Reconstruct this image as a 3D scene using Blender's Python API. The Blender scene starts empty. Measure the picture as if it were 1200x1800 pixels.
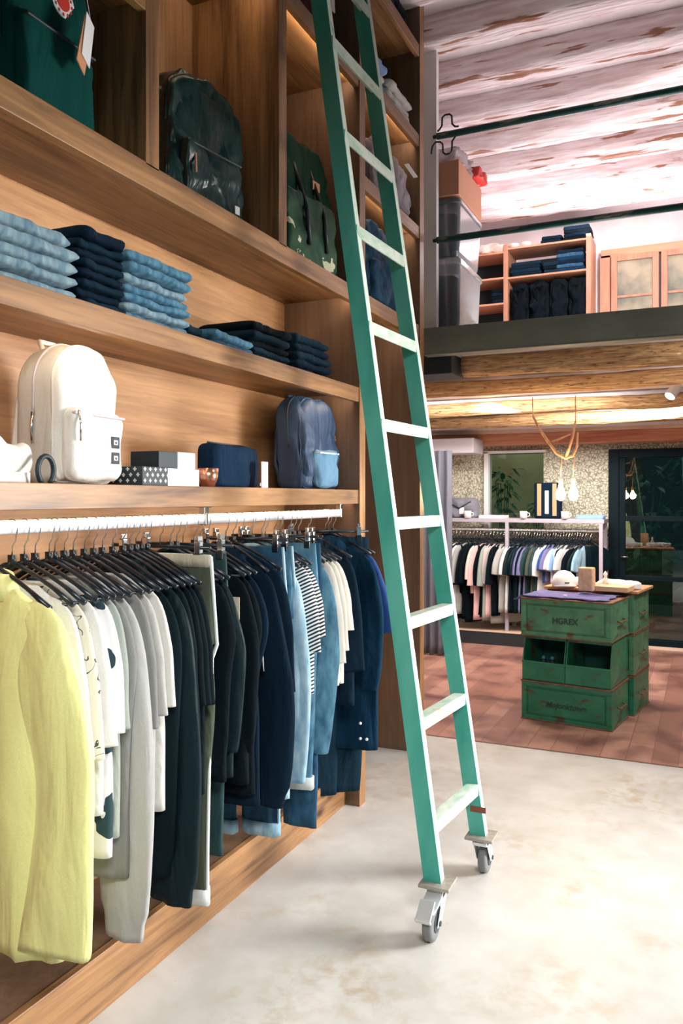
import bpy, bmesh, math, random
from mathutils import Vector, Matrix, noise
R = math.radians
C = bpy.context.scene.collection
S = bpy.context.scene
random.seed(7)

# ------------------------------------------------------------------ camera, world, lights
cam = bpy.data.cameras.new('camera'); co = bpy.data.objects.new('camera', cam); C.objects.link(co)
cam.sensor_fit = 'VERTICAL'; cam.sensor_height = 36; cam.lens = 1410 / 1800 * 36
cam.shift_y = -26 / 1800; cam.clip_start = .05; cam.clip_end = 60
co.location = (0, 0, 1.5); co.rotation_euler = (R(90), 0, math.atan(640 / 1410))
S.camera = co
S.view_settings.view_transform = 'Standard'
try: S.view_settings.look = 'None'
except Exception: pass
S.view_settings.gamma = 1; S.view_settings.exposure = 0.34
S.view_settings.use_curve_mapping = False

w = bpy.data.worlds.new('world'); S.world = w; w.use_nodes = True
w.node_tree.nodes['Background'].inputs[0].default_value = (.35, .75, .9, 1)
w.node_tree.nodes['Background'].inputs[1].default_value = .07

def area(name, loc, target, sx, sy, power, col=(1, 1, 1), spread=180):
    l = bpy.data.lights.new(name, 'AREA'); l.shape = 'RECTANGLE'; l.size = sx; l.size_y = sy
    l.energy = power; l.color = col; l.spread = R(spread)
    o = bpy.data.objects.new(name, l); C.objects.link(o); o.location = loc
    o.rotation_euler = (Vector(target) - Vector(loc)).to_track_quat('-Z', 'Y').to_euler()
    return o
# unseen area lights added for the shelves, clothes, ladder and floor
area('rear_fill', (.9, -1.95, 1.3), (-.5, 3, .6), 2.8, 2.2, 6, (.5, .9, 1))  # added cool fill, gives a teal cast to faces turned to the camera
area('side_key', (2.45, 4.1, 1.4), (-1.6, 2.0, .45), 1.6, 1.5, 78, (1, .99, .975), 74)  # added key on the side the wheel shadows point from; no window there
area('overhead_fill', (1.1, 3.6, 4.25), (.2, 3.2, 0), 1.0, 1.4, 11, (1, .98, .95), 95)  # added overhead fill without a fixture
area('low_front_fill', (.75, -.5, 3.0), (-.95, 2.2, .35), 1.4, .5, 18, (1, .985, .97), 75)  # added fill aimed low at the clothes, lower ladder and floor
# mezzanine lights; back room fills are added strips hidden behind the logs
area('mezzanine_uplight', (-1.1, 8.0, 3.98), (-.9, 7.2, 5), 1.9, .25, 40, (1, .88, .92))
area('mezzanine_uplight', (-.5, 6.0, 2.75), (-.6, 6.1, 5), 2.2, 1.2, 26, (1, .90, .93))  # added fill on the deck, out of sight, brightens the joists
area('mezzanine_side_fill', (.5, 5.3, 4.2), (-1.2, 8.2, 3.0), .5, .4, 24, (1, .92, .92), 80)  # added fill from outside the view, brightens the mezzanine back
area('back_room_fill', (.45, 5.385, 2.412), (-.5, 5.8, 0), 1.2, .08, 48, (1, .93, .88))
area('back_room_fill', (-1.6, 6.3, 2.345), (-1.8, 7.6, .3), 1.6, .10, 46, (1, .95, .93))
area('back_room_fill', (-.9, 7.12, 2.265), (-1.5, 8.3, .6), 1.8, .10, 74, (1, .93, .88))

# ------------------------------------------------------------------ materials
def nm(name):
    m = bpy.data.materials.new(name); m.use_nodes = True
    return m, m.node_tree.nodes, m.node_tree.links, m.node_tree.nodes['Principled BSDF']
def setp(b, **k):
    for a, v in k.items():
        a = {'rough': 'Roughness', 'metal': 'Metallic', 'spec': 'Specular IOR Level', 'coat': 'Coat Weight', 'sheen': 'Sheen Weight',
             'trans': 'Transmission Weight', 'alpha': 'Alpha'}.get(a, a)
        if a in b.inputs: b.inputs[a].default_value = v
def plain(name, col, **k):
    m, n, l, b = nm(name); b.inputs['Base Color'].default_value = (*col, 1); k.setdefault('rough', .6); setp(b, **k)
    return m
def noisy(name, c1, c2, scale=(6, 6, 6), lo=.35, hi=.65, bump=.0, bscale=1.0, detail=5, distort=0., coord='Object', extra=None, **k):
    """two colours mixed by a noise stretched by `scale`; extra=(colour, scale, lo, hi): a second pass of spots"""
    m, n, l, b = nm(name)
    tc = n.new('ShaderNodeTexCoord'); mp = n.new('ShaderNodeMapping'); mp.inputs['Scale'].default_value = scale
    l.new(tc.outputs[coord], mp.inputs[0])
    nz = n.new('ShaderNodeTexNoise'); nz.inputs['Scale'].default_value = 1; nz.inputs['Detail'].default_value = detail
    nz.inputs['Distortion'].default_value = distort; l.new(mp.outputs[0], nz.inputs[0])
    cr = n.new('ShaderNodeValToRGB'); cr.color_ramp.elements[0].position = lo; cr.color_ramp.elements[1].position = hi
    cr.color_ramp.elements[0].color = (*c1, 1); cr.color_ramp.elements[1].color = (*c2, 1)
    l.new(nz.outputs[0], cr.inputs[0]); out = cr.outputs[0]
    if extra:
        ec, es, el, eh = extra
        m2 = n.new('ShaderNodeMapping'); m2.inputs['Scale'].default_value = es; l.new(tc.outputs[coord], m2.inputs[0])
        n2 = n.new('ShaderNodeTexNoise'); n2.inputs['Scale'].default_value = 1; n2.inputs['Detail'].default_value = 6; l.new(m2.outputs[0], n2.inputs[0])
        r2 = n.new('ShaderNodeValToRGB'); r2.color_ramp.elements[0].position = el; r2.color_ramp.elements[1].position = eh
        l.new(n2.outputs[0], r2.inputs[0])
        mx = n.new('ShaderNodeMixRGB'); mx.inputs[2].default_value = (*ec, 1); l.new(r2.outputs[0], mx.inputs[0]); l.new(out, mx.inputs[1]); out = mx.outputs[0]
    l.new(out, b.inputs['Base Color'])
    if bump:
        bp = n.new('ShaderNodeBump'); bp.inputs['Strength'].default_value = bump; bp.inputs['Distance'].default_value = .01 * bscale
        l.new(nz.outputs[0], bp.inputs['Height']); l.new(bp.outputs[0], b.inputs['Normal'])
    k.setdefault('rough', .6); setp(b, **k)
    return m
def wood(name, c1, c2, axis, rough=.42, knots=True, sc=1.0):
    m, n, l, b = nm(name)
    tc = n.new('ShaderNodeTexCoord'); mp = n.new('ShaderNodeMapping')
    s = [26 * sc] * 3; s[axis] = 1.3 * sc; mp.inputs['Scale'].default_value = s
    l.new(tc.outputs['Object'], mp.inputs[0])
    nz = n.new('ShaderNodeTexNoise'); nz.inputs['Scale'].default_value = 1.6; nz.inputs['Detail'].default_value = 7; nz.inputs['Distortion'].default_value = .7
    nz.inputs['Roughness'].default_value = .65; l.new(mp.outputs[0], nz.inputs[0])
    m2 = n.new('ShaderNodeMapping'); s2 = [5.] * 3; s2[axis] = .7; m2.inputs['Scale'].default_value = s2; l.new(tc.outputs['Object'], m2.inputs[0])
    n2 = n.new('ShaderNodeTexNoise'); n2.inputs['Scale'].default_value = 1; n2.inputs['Detail'].default_value = 3; n2.inputs['Distortion'].default_value = 1.6; l.new(m2.outputs[0], n2.inputs[0])
    ad = n.new('ShaderNodeMath'); ad.operation = 'ADD'; l.new(nz.outputs[0], ad.inputs[0]); l.new(n2.outputs[0], ad.inputs[1])
    hf = n.new('ShaderNodeMath'); hf.operation = 'MULTIPLY'; hf.inputs[1].default_value = .5; l.new(ad.outputs[0], hf.inputs[0])
    cr = n.new('ShaderNodeValToRGB'); e = cr.color_ramp.elements; e[0].position = .36; e[1].position = .62
    e[0].color = (*c1, 1); e[1].color = (*c2, 1); l.new(hf.outputs[0], cr.inputs[0]); out = cr.outputs[0]
    if knots:
        vo = n.new('ShaderNodeTexVoronoi'); m3 = n.new('ShaderNodeMapping'); s3 = [4.2] * 3; s3[axis] = 1.7; m3.inputs['Scale'].default_value = s3
        l.new(tc.outputs['Object'], m3.inputs[0]); l.new(m3.outputs[0], vo.inputs[0]); vo.inputs['Scale'].default_value = 1
        r3 = n.new('ShaderNodeValToRGB'); r3.color_ramp.elements[0].position = .03; r3.color_ramp.elements[1].position = .12
        r3.color_ramp.elements[0].color = (1, 1, 1, 1); r3.color_ramp.elements[1].color = (0, 0, 0, 1); l.new(vo.outputs[0], r3.inputs[0])
        mx = n.new('ShaderNodeMixRGB'); mx.inputs[2].default_value = (c1[0] * .45, c1[1] * .4, c1[2] * .4, 1)
        l.new(r3.outputs[0], mx.inputs[0]); l.new(out, mx.inputs[1]); out = mx.outputs[0]
    l.new(out, b.inputs['Base Color'])
    bp = n.new('ShaderNodeBump'); bp.inputs['Strength'].default_value = .15; bp.inputs['Distance'].default_value = .002
    l.new(nz.outputs[0], bp.inputs['Height']); l.new(bp.outputs[0], b.inputs['Normal']); setp(b, rough=rough)
    return m
def emis(name, col, st):
    m, n, l, b = nm(name); b.inputs['Base Color'].default_value = (*col, 1)
    b.inputs['Emission Color'].default_value = (*col, 1); b.inputs['Emission Strength'].default_value = st
    return m
def glassy(name, tint=(1, 1, 1), refl=.1, rough=.02, haze=0., hazecol=(.8, .85, .88)):
    m, n, l, b = nm(name); n.remove(b)
    o = n['Material Output']; t = n.new('ShaderNodeBsdfTransparent'); t.inputs[0].default_value = (*tint, 1)
    g = n.new('ShaderNodeBsdfGlossy'); g.inputs['Roughness'].default_value = rough
    f = n.new('ShaderNodeFresnel'); f.inputs[0].default_value = 1.5
    a = n.new('ShaderNodeMath'); a.operation = 'ADD'; a.inputs[1].default_value = refl; l.new(f.outputs[0], a.inputs[0]); a.use_clamp = True
    mx = n.new('ShaderNodeMixShader'); l.new(a.outputs[0], mx.inputs[0]); l.new(t.outputs[0], mx.inputs[1]); l.new(g.outputs[0], mx.inputs[2]); out = mx.outputs[0]
    if haze:
        d = n.new('ShaderNodeBsdfDiffuse'); d.inputs[0].default_value = (*hazecol, 1)
        m2 = n.new('ShaderNodeMixShader'); m2.inputs[0].default_value = haze; l.new(out, m2.inputs[1]); l.new(d.outputs[0], m2.inputs[2]); out = m2.outputs[0]
    l.new(out, o.inputs[0]); return m
def fabric(name, col, var=.91, rough=.85, sheen=.12, fine=260):
    dark = max(col) < .12
    if dark: sheen = 0
    c2 = tuple(c * var for c in col)
    m, n, l, b = nm(name)
    tc = n.new('ShaderNodeTexCoord')
    nz = n.new('ShaderNodeTexNoise'); nz.inputs['Scale'].default_value = fine; nz.inputs['Detail'].default_value = 2; l.new(tc.outputs['Object'], nz.inputs[0])
    n2 = n.new('ShaderNodeTexNoise'); n2.inputs['Scale'].default_value = 5; n2.inputs['Detail'].default_value = 3; l.new(tc.outputs['Object'], n2.inputs[0])
    a = n.new('ShaderNodeMixRGB'); a.inputs[0].default_value = .5; l.new(nz.outputs[0], a.inputs[1]); l.new(n2.outputs[0], a.inputs[2])
    cr = n.new('ShaderNodeValToRGB'); cr.color_ramp.elements[0].position = .4; cr.color_ramp.elements[1].position = .6
    cr.color_ramp.elements[0].color = (*c2, 1); cr.color_ramp.elements[1].color = (*col, 1); l.new(a.outputs[0], cr.inputs[0]); l.new(cr.outputs[0], b.inputs['Base Color'])
    bp = n.new('ShaderNodeBump'); bp.inputs['Strength'].default_value = .25; bp.inputs['Distance'].default_value = .0012
    mp = n.new('ShaderNodeMapping'); mp.inputs['Scale'].default_value = (9, 9, 2.4); l.new(tc.outputs['Object'], mp.inputs[0])
    n3 = n.new('ShaderNodeTexNoise'); n3.inputs['Scale'].default_value = 1; n3.inputs['Detail'].default_value = 3; n3.inputs['Distortion'].default_value = .6; l.new(mp.outputs[0], n3.inputs[0])
    b3 = n.new('ShaderNodeBump'); b3.inputs['Strength'].default_value = .55; b3.inputs['Distance'].default_value = .045; l.new(n3.outputs[0], b3.inputs['Height'])
    l.new(b3.outputs[0], bp.inputs['Normal'])
    l.new(nz.outputs[0], bp.inputs['Height']); l.new(bp.outputs[0], b.inputs['Normal']); setp(b, rough=rough, sheen=sheen, spec=.12 if dark else .4)
    return m
def striped(name, a, bcol, freq, axis='Z'):
    m, n, l, b = nm(name); tc = n.new('ShaderNodeTexCoord'); wv = n.new('ShaderNodeTexWave'); wv.bands_direction = axis
    wv.inputs['Scale'].default_value = freq; wv.inputs['Distortion'].default_value = .3
    mp = n.new('ShaderNodeMapping'); mp.inputs['Rotation'].default_value = (0, R(28), 0); l.new(tc.outputs['Object'], mp.inputs[0]); l.new(mp.outputs[0], wv.inputs[0])
    cr = n.new('ShaderNodeValToRGB'); cr.color_ramp.interpolation = 'CONSTANT'; cr.color_ramp.elements[1].position = .5
    cr.color_ramp.elements[0].color = (*a, 1); cr.color_ramp.elements[1].color = (*bcol, 1); l.new(wv.outputs[0], cr.inputs[0]); l.new(cr.outputs[0], b.inputs['Base Color']); setp(b, rough=.85)
    return m
def printed(name, base, ink, scale, thr, lines=False):
    m, n, l, b = nm(name); tc = n.new('ShaderNodeTexCoord')
    nz = n.new('ShaderNodeTexNoise'); nz.inputs['Scale'].default_value = scale; nz.inputs['Detail'].default_value = 1.5; nz.inputs['Distortion'].default_value = 1.2 if lines else .2
    l.new(tc.outputs['Object'], nz.inputs[0]); cr = n.new('ShaderNodeValToRGB'); cr.color_ramp.interpolation = 'CONSTANT'; e = cr.color_ramp.elements
    e[0].color = (*base, 1); e[1].color = (*ink, 1); e[1].position = thr
    if lines:
        x = e.new(thr + .018); x.color = (*base, 1)
    n2 = n.new('ShaderNodeTexNoise'); n2.inputs['Scale'].default_value = 9; l.new(tc.outputs['Object'], n2.inputs[0])
    r2 = n.new('ShaderNodeMath'); r2.operation = 'GREATER_THAN'; r2.inputs[1].default_value = .42; l.new(n2.outputs[0], r2.inputs[0])
    mx = n.new('ShaderNodeMixRGB'); mx.inputs[1].default_value = (*base, 1); l.new(r2.outputs[0], mx.inputs[0]); l.new(cr.outputs[0], mx.inputs[2])
    l.new(nz.outputs[0], cr.inputs[0]); l.new(mx.outputs[0], b.inputs['Base Color']); setp(b, rough=.85)
    return m

W1, W2 = (.11, .048, .02), (.43, .22, .088)
M = {}
M['oakY'] = wood('oak_along_shelf', W1, W2, 1)
M['oakZ'] = wood('oak_upright', W1, W2, 2)
M['oakBack'] = wood('oak_back_panel', (.24, .115, .05), (.48, .27, .125), 1, rough=.5, knots=False)
M['oakBackZ'] = wood('oak_back_panel_vertical', (.20, .095, .04), (.42, .225, .10), 2, rough=.5, knots=False)
M['walnut'] = wood('brown_side_panel', (.13, .075, .045), (.22, .125, .075), 2, rough=.5, knots=False)
M['pine'] = wood('orange_pine', (.38, .17, .10), (.60, .32, .20), 2, rough=.5, knots=False)
M['pineX'] = wood('orange_pine_across', (.50, .22, .12), (.72, .38, .22), 0, rough=.5, knots=False)
M['header'] = wood('reddish_header', (.42, .13, .07), (.72, .36, .22), 0, rough=.6, knots=False)
M['palewood'] = wood('whitened_board', (.62, .40, .27), (.85, .66, .5), 0, rough=.6, knots=False)
M['led'] = emis('warm_led', (1, .84, .64), 24)
M['white'] = plain('white_paint', (.82, .80, .79), rough=.5)
M['plaster'] = noisy('white_plaster', (.70, .62, .62), (.86, .80, .80), (3, 3, 3), .3, .7, bump=.3, rough=.8)
M['joist'] = noisy('limewashed_joist', (.62, .48, .47), (.80, .72, .72), (3, 30, 30), .35, .6, bump=1., bscale=3, detail=9, extra=((.30, .14, .085), (2.2, 20, 20), .59, .64), rough=.85)
M['log'] = noisy('rough_log', (.34, .17, .07), (.66, .42, .20), (7, 60, 60), .3, .66, bump=1., bscale=4, detail=9, distort=.5, rough=.85, extra=((.16, .07, .03), (14, 70, 70), .58, .68))
M['steelbeam'] = noisy('painted_steel_beam', (.14, .15, .12), (.24, .25, .20), (3, 3, 6), .3, .7, extra=((.09, .07, .06), (6, 6, 9), .62, .68), rough=.6)
M['darksteel'] = plain('dark_steel', (.01, .018, .024), rough=.5)
M['pipe'] = noisy('green_pipe', (.0, .06, .05), (.005, .075, .065), (8, 8, 8), .3, .7, extra=((.25, .26, .2), (3, 20, 20), .62, .66), rough=.35)
M['rodblack'] = plain('black_wire', (.01, .015, .02), rough=.4)
M['chrome'] = plain('chrome', (.75, .76, .78), metal=1, rough=.18)
M['railwhite'] = plain('satin_silver_rail', (.88, .88, .92), metal=.25, rough=.3)
M['hanger'] = plain('black_plastic', (.006, .012, .018), rough=.28)
M['ladder'] = noisy('green_ladder_paint', (.035, .32, .255), (.09, .42, .34), (9, 9, 3), .35, .65, rough=.3, bump=.1, extra=((.20, .22, .12), (14, 14, 5), .66, .74))
M['rung'] = noisy('worn_rung_paint', (.38, .55, .42), (.62, .68, .58), (25, 12, 25), .35, .6, rough=.45, extra=((.48, .30, .14), (30, 12, 30), .64, .7))
M['wornlitedge'] = noisy('worn_lit_rail_edge', (.50, .68, .52), (.72, .76, .66), (25, 25, 6), .35, .6, rough=.45, extra=((.25, .42, .3), (30, 30, 10), .62, .7))  # wear plus painted light: flange lightened as if lit from the right
M['castplate'] = noisy('worn_caster_plate', (.25, .22, .19), (.42, .38, .33), (30, 30, 30), .3, .7, rough=.5, metal=.3)
M['zinc'] = plain('zinc', (.72, .76, .78), metal=.55, rough=.35)
M['rubber'] = plain('grey_rubber', (.16, .17, .17), rough=.6)
M['rubberdark'] = plain('dark_rubber', (.03, .045, .05), rough=.5)
M['cardboard'] = plain('cardboard', (.58, .27, .16), rough=.8)
M['bin'] = glassy('clear_plastic', (.86, .9, .93), .05, .15, haze=.10)
M['bag'] = glassy('clear_bag', (.95, .92, .93), .1, .2, haze=.35, hazecol=(.9, .8, .8))
M['glass'] = glassy('window_glass', (.80, .88, .86), .03, .01)
M['glassdoor'] = glassy('door_glass', (.62, .74, .72), .07, .01)
M['blackframe'] = plain('black_door_frame', (.003, .010, .014), rough=.6, spec=.1)
M['duct'] = plain('grey_duct', (.55, .50, .53), rough=.5)
M['curtain'] = fabric('grey_curtain', (.13, .13, .16))
M['rackmetal'] = plain('lilac_grey_metal', (.42, .38, .43), rough=.4)
M['platform'] = plain('platform_black', (.02, .025, .03), rough=.5)
M['green'] = noisy('green_crate_paint', (.045, .16, .085), (.10, .28, .15), (9, 9, 9), .3, .7, rough=.45, extra=((.12, .055, .03), (10, 10, 26), .58, .66))
M['green2'] = noisy('deep_green_crate_paint', (.010, .14, .075), (.03, .23, .12), (9, 9, 9), .3, .7, rough=.4, extra=((.10, .05, .03), (8, 8, 24), .57, .66))
M['cratedark'] = plain('crate_inside', (.012, .09, .065), rough=.6)
M['rust'] = noisy('rusty_rim', (.10, .04, .025), (.25, .12, .06), (30, 30, 30), .3, .7, rough=.7)
M['ink'] = plain('faded_ink', (.02, .06, .04), rough=.7)
M['branch'] = noisy('branch_bark', (.40, .18, .08), (.68, .38, .2), (40, 40, 12), .3, .7, bump=.8, rough=.8)
M['bulb'] = emis('glowing_bulb', (1, .72, .42), 26)
M['cable'] = plain('pale_cable', (.7, .45, .28), rough=.7)
M['copper'] = plain('copper', (.85, .42, .28), metal=.9, rough=.25)
M['red'] = plain('red', (.65, .04, .03), rough=.5)
M['orange'] = plain('orange_card', (.62, .28, .14), rough=.7)
M['paper'] = plain('white_paper', (.82, .82, .82), rough=.7)
M['black'] = plain('black_card', (.008, .022, .03), rough=.5)
M['ceramic'] = plain('white_ceramic', (.85, .82, .78), rough=.25)
M['leaf'] = noisy('leaf', (.01, .05, .025), (.03, .16, .07), (20, 20, 20), .3, .7, rough=.4)
M['pot'] = plain('pot', (.45, .3, .2), rough=.8)
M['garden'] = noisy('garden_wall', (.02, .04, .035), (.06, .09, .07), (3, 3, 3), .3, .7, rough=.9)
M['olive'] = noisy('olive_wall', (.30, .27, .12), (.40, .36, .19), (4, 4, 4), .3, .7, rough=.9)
# clothes
F = {}
for k, c in dict(yellow=(.86, .85, .34), white=(.70, .70, .69), cream=(.76, .75, .68), grey=(.19, .195, .185), lgrey=(.40, .395, .37), lightest=(.60, .59, .55), greygreen=(.30, .34, .30),
                 sweat=(.38, .38, .37), black=(.001, .005, .008), blackgreen=(.0015, .008, .011), charcoal=(.004, .014, .018), track=(.02, .05, .052), olive=(.07, .085, .06), khaki=(.50, .46, .34),
                 navy=(.002, .012, .026), navyblue=(.003, .028, .062), blue=(.012, .06, .25), jeans=(.02, .10, .19), jeansmid=(.05, .20, .32), denimlight=(.33, .50, .62),
                 jeanspale=(.26, .42, .52), denimdark=(.004, .02, .035), bone=(.72, .68, .60), pink=(.78, .46, .44), peach=(.80, .60, .52), purple=(.10, .10, .30), skyblue=(.25, .42, .75),
                 packwhite=(.80, .785, .72), packshade=(.56, .53, .46), packgreen=(.008, .035, .032), packgreen2=(.003, .06, .05), packblue=(.012, .045, .11), packlblue=(.14, .30, .45),  # pack side cloth: cream darkened to paint in the shade on that side
                 forest=(.003, .035, .016), pouch=(.003, .02, .05), cuff=(.62, .66, .64), heather=(.40, .36, .40), maroon=(.10, .03, .04), greybag=(.22, .22, .26), sneaker=(.78, .76, .68), lav=(.16, .15, .30)).items():
    F[k] = fabric(k + '_cloth', c)
for k in ('yellow',): F[k].node_tree.nodes['Principled BSDF'].inputs['Roughness'].default_value = .45
for k, r_ in (('packgreen', .3), ('packblue', .55), ('charcoal', .5), ('track', .5), ('forest', .5)): F[k].node_tree.nodes['Principled BSDF'].inputs['Roughness'].default_value = r_
for k in ('packgreen', 'packblue'): F[k].node_tree.nodes['Principled BSDF'].inputs['Specular IOR Level'].default_value = .6
def denim(name, a, b_): return noisy(name, a, b_, (34, 34, 14), .3, .7, bump=.3, rough=.9, detail=9)
F['jeanspale'] = denim('pale_denim', (.08, .17, .24), (.32, .44, .48)); F['jeansmid'] = denim('mid_denim', (.02, .10, .18), (.12, .28, .38))
F['jeans'] = denim('blue_denim', (.004, .035, .085), (.02, .10, .18)); F['denimlight'] = denim('light_denim', (.16, .33, .46), (.40, .55, .64))
F['stripe'] = striped('navy_white_stripe', (.80, .79, .76), (.004, .015, .03), 24)
F['scribble'] = printed('cream_scribble_print', (.62, .60, .47), (.05, .06, .05), 13, .50, True)
F['inkprint'] = printed('white_black_print', (.70, .70, .69), (.01, .04, .05), 10, .545)
F['litprint'] = noisy('green_lit_patch_print', (.004, .035, .016), (.012, .075, .03), (8, 8, 8), .42, .58, extra=((.75, .72, .5), (9, 9, 9), .64, .645), rough=.6, detail=1)  # lighter green paints in lit cloth; pale spots are print
F['dots'] = printed('navy_dots', (.006, .03, .07), (.75, .78, .8), 60, .70)

def concrete():
    m, n, l, b = nm('polished_concrete'); tc = n.new('ShaderNodeTexCoord')
    def nz(sc, det, dist, lo, hi, stretch=None):
        x = n.new('ShaderNodeTexNoise'); x.inputs['Scale'].default_value = sc; x.inputs['Detail'].default_value = det; x.inputs['Distortion'].default_value = dist
        x.inputs['Roughness'].default_value = .6
        l.new(tc.outputs['Object'], x.inputs[0]); r = n.new('ShaderNodeMapRange'); r.inputs[1].default_value = lo; r.inputs[2].default_value = hi; l.new(x.outputs[0], r.inputs[0]); return r.outputs[0]
    base = n.new('ShaderNodeMixRGB'); base.inputs[1].default_value = (.50, .485, .445, 1); base.inputs[2].default_value = (.61, .595, .565, 1); l.new(nz(4, 9, .2, .35, .65), base.inputs[0])
    st = n.new('ShaderNodeMixRGB'); st.inputs[2].default_value = (.40, .31, .19, 1); l.new(base.outputs[0], st.inputs[1])
    mu = n.new('ShaderNodeMath'); mu.operation = 'MULTIPLY'; l.new(nz(1.6, 3, .2, .48, .72), mu.inputs[0]); l.new(nz(14, 10, .25, .44, .62), mu.inputs[1])
    mu2 = n.new('ShaderNodeMath'); mu2.operation = 'MULTIPLY'; mu2.inputs[1].default_value = .9; l.new(mu.outputs[0], mu2.inputs[0]); l.new(mu2.outputs[0], st.inputs[0])
    sp = n.new('ShaderNodeMixRGB'); sp.inputs[2].default_value = (.33, .28, .2, 1); l.new(st.outputs[0], sp.inputs[1]); l.new(nz(45, 3, 0, .70, .78), sp.inputs[0])
    l.new(sp.outputs[0], b.inputs['Base Color']); setp(b, rough=.42); return m
M['concrete'] = concrete()
def planks():
    m, n, l, b = nm('reddish_floorboards'); tc = n.new('ShaderNodeTexCoord'); mp = n.new('ShaderNodeMapping'); mp.inputs['Rotation'].default_value = (0, 0, R(90))
    l.new(tc.outputs['Object'], mp.inputs[0]); br = n.new('ShaderNodeTexBrick'); br.inputs['Scale'].default_value = 1; br.inputs['Brick Width'].default_value = 1.3; br.inputs['Row Height'].default_value = .14
    br.inputs['Mortar Size'].default_value = .003; br.inputs['Color1'].default_value = (.33, .155, .115, 1); br.inputs['Color2'].default_value = (.47, .25, .19, 1); br.inputs['Mortar'].default_value = (.26, .12, .085, 1)
    l.new(mp.outputs[0], br.inputs[0]); x = n.new('ShaderNodeTexNoise'); x.inputs['Scale'].default_value = 3; x.inputs['Detail'].default_value = 10; x.inputs['Distortion'].default_value = .4
    l.new(tc.outputs['Object'], x.inputs[0]); r = n.new('ShaderNodeMapRange'); r.inputs[1].default_value = .44; r.inputs[2].default_value = .66; l.new(x.outputs[0], r.inputs[0])
    mx = n.new('ShaderNodeMixRGB'); mx.inputs[2].default_value = (.15, .065, .055, 1); l.new(r.outputs[0], mx.inputs[0]); l.new(br.outputs[0], mx.inputs[1]); l.new(mx.outputs[0], b.inputs['Base Color']); setp(b, rough=.38); return m
M['planks'] = planks()
def wallpaper():
    m, n, l, b = nm('leafy_wallpaper'); tc = n.new('ShaderNodeTexCoord'); x = n.new('ShaderNodeTexNoise'); x.inputs['Scale'].default_value = 9; l.new(tc.outputs['Object'], x.inputs[0])
    mx = n.new('ShaderNodeMixRGB'); mx.inputs[0].default_value = .12; l.new(tc.outputs['Object'], mx.inputs[1]); l.new(x.outputs['Color'], mx.inputs[2])
    v = n.new('ShaderNodeTexVoronoi'); v.feature = 'DISTANCE_TO_EDGE'; v.inputs['Scale'].default_value = 34; l.new(mx.outputs[0], v.inputs[0])
    cr = n.new('ShaderNodeValToRGB'); e = cr.color_ramp.elements; e[0].position = .02; e[1].position = .16; e[0].color = (.22, .21, .14, 1); e[1].color = (.64, .60, .47, 1)
    l.new(v.outputs[0], cr.inputs[0]); l.new(cr.outputs[0], b.inputs['Base Color']); setp(b, rough=.85); return m
M['wallpaper'] = wallpaper()

# ------------------------------------------------------------------ mesh helpers
def obj(name, bm, mat, parent=None, smooth=False, bevel=0):
    me = bpy.data.meshes.new(name)
    bmesh.ops.recalc_face_normals(bm, faces=bm.faces[:])
    bm.to_mesh(me); bm.free()
    if smooth:
        for p in me.polygons: p.use_smooth = True
    for mm in (mat if isinstance(mat, (list, tuple)) else [mat]): me.materials.append(mm)
    o = bpy.data.objects.new(name, me); C.objects.link(o)
    if parent: o.parent = parent
    if bevel:
        b = o.modifiers.new('bevel', 'BEVEL'); b.width = bevel; b.segments = 2; b.limit_method = 'ANGLE'
    return o
def thing(name, label, cat, loc=(0, 0, 0), rz=0, group=None):
    o = bpy.data.objects.new(name, None); C.objects.link(o); o.location = loc; o.rotation_euler = (0, 0, rz); o.empty_display_size = .05
    o['label'] = label; o['category'] = cat
    if group: o['group'] = group
    return o
def tag(o, label, cat, group=None, kind=None):
    o['label'] = label; o['category'] = cat
    if group: o['group'] = group
    if kind: o['kind'] = kind
    return o
def struct(o): o['kind'] = 'structure'; return o
def dup(root, loc=None, rot=None, label=None, cat=None, group=None, mat=None):
    r = root.copy(); C.objects.link(r)
    if loc is not None: r.location = loc
    if rot is not None: r.rotation_euler = rot
    if label: r['label'] = label
    if cat: r['category'] = cat
    if group: r['group'] = group
    for ch in list(root.children):
        c_ = ch.copy(); C.objects.link(c_); c_.parent = r
        for g in ch.children:
            d = g.copy(); C.objects.link(d); d.parent = c_
    return r
def box(bm, x0, x1, y0, y1, z0, z1, mi=0, mt=None):
    vs = [bm.verts.new(p) for p in ((x0, y0, z0), (x1, y0, z0), (x1, y1, z0), (x0, y1, z0), (x0, y0, z1), (x1, y0, z1), (x1, y1, z1), (x0, y1, z1))]
    if mt:
        for v in vs: v.co = mt @ v.co
    for f in ((0, 3, 2, 1), (4, 5, 6, 7), (0, 1, 5, 4), (1, 2, 6, 5), (2, 3, 7, 6), (3, 0, 4, 7)):
        fa = bm.faces.new([vs[i] for i in f]); fa.material_index = mi
    return vs
def B(*a, **k):
    bm = bmesh.new(); box(bm, *a, **k); return bm
def loft(bm, rings, cap=True, mi=0, closed=False):
    vr = [[bm.verts.new(p) for p in r] for r in rings]; n = len(vr[0])
    pairs = list(zip(vr, vr[1:])) + ([(vr[-1], vr[0])] if closed else [])
    for a, b_ in pairs:
        for i in range(n):
            f = bm.faces.new((a[i], a[(i + 1) % n], b_[(i + 1) % n], b_[i])); f.material_index = mi
    if cap and not closed:
        for r in (vr[0][::-1], vr[-1]):
            f = bm.faces.new(r); f.material_index = mi
    return vr
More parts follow.
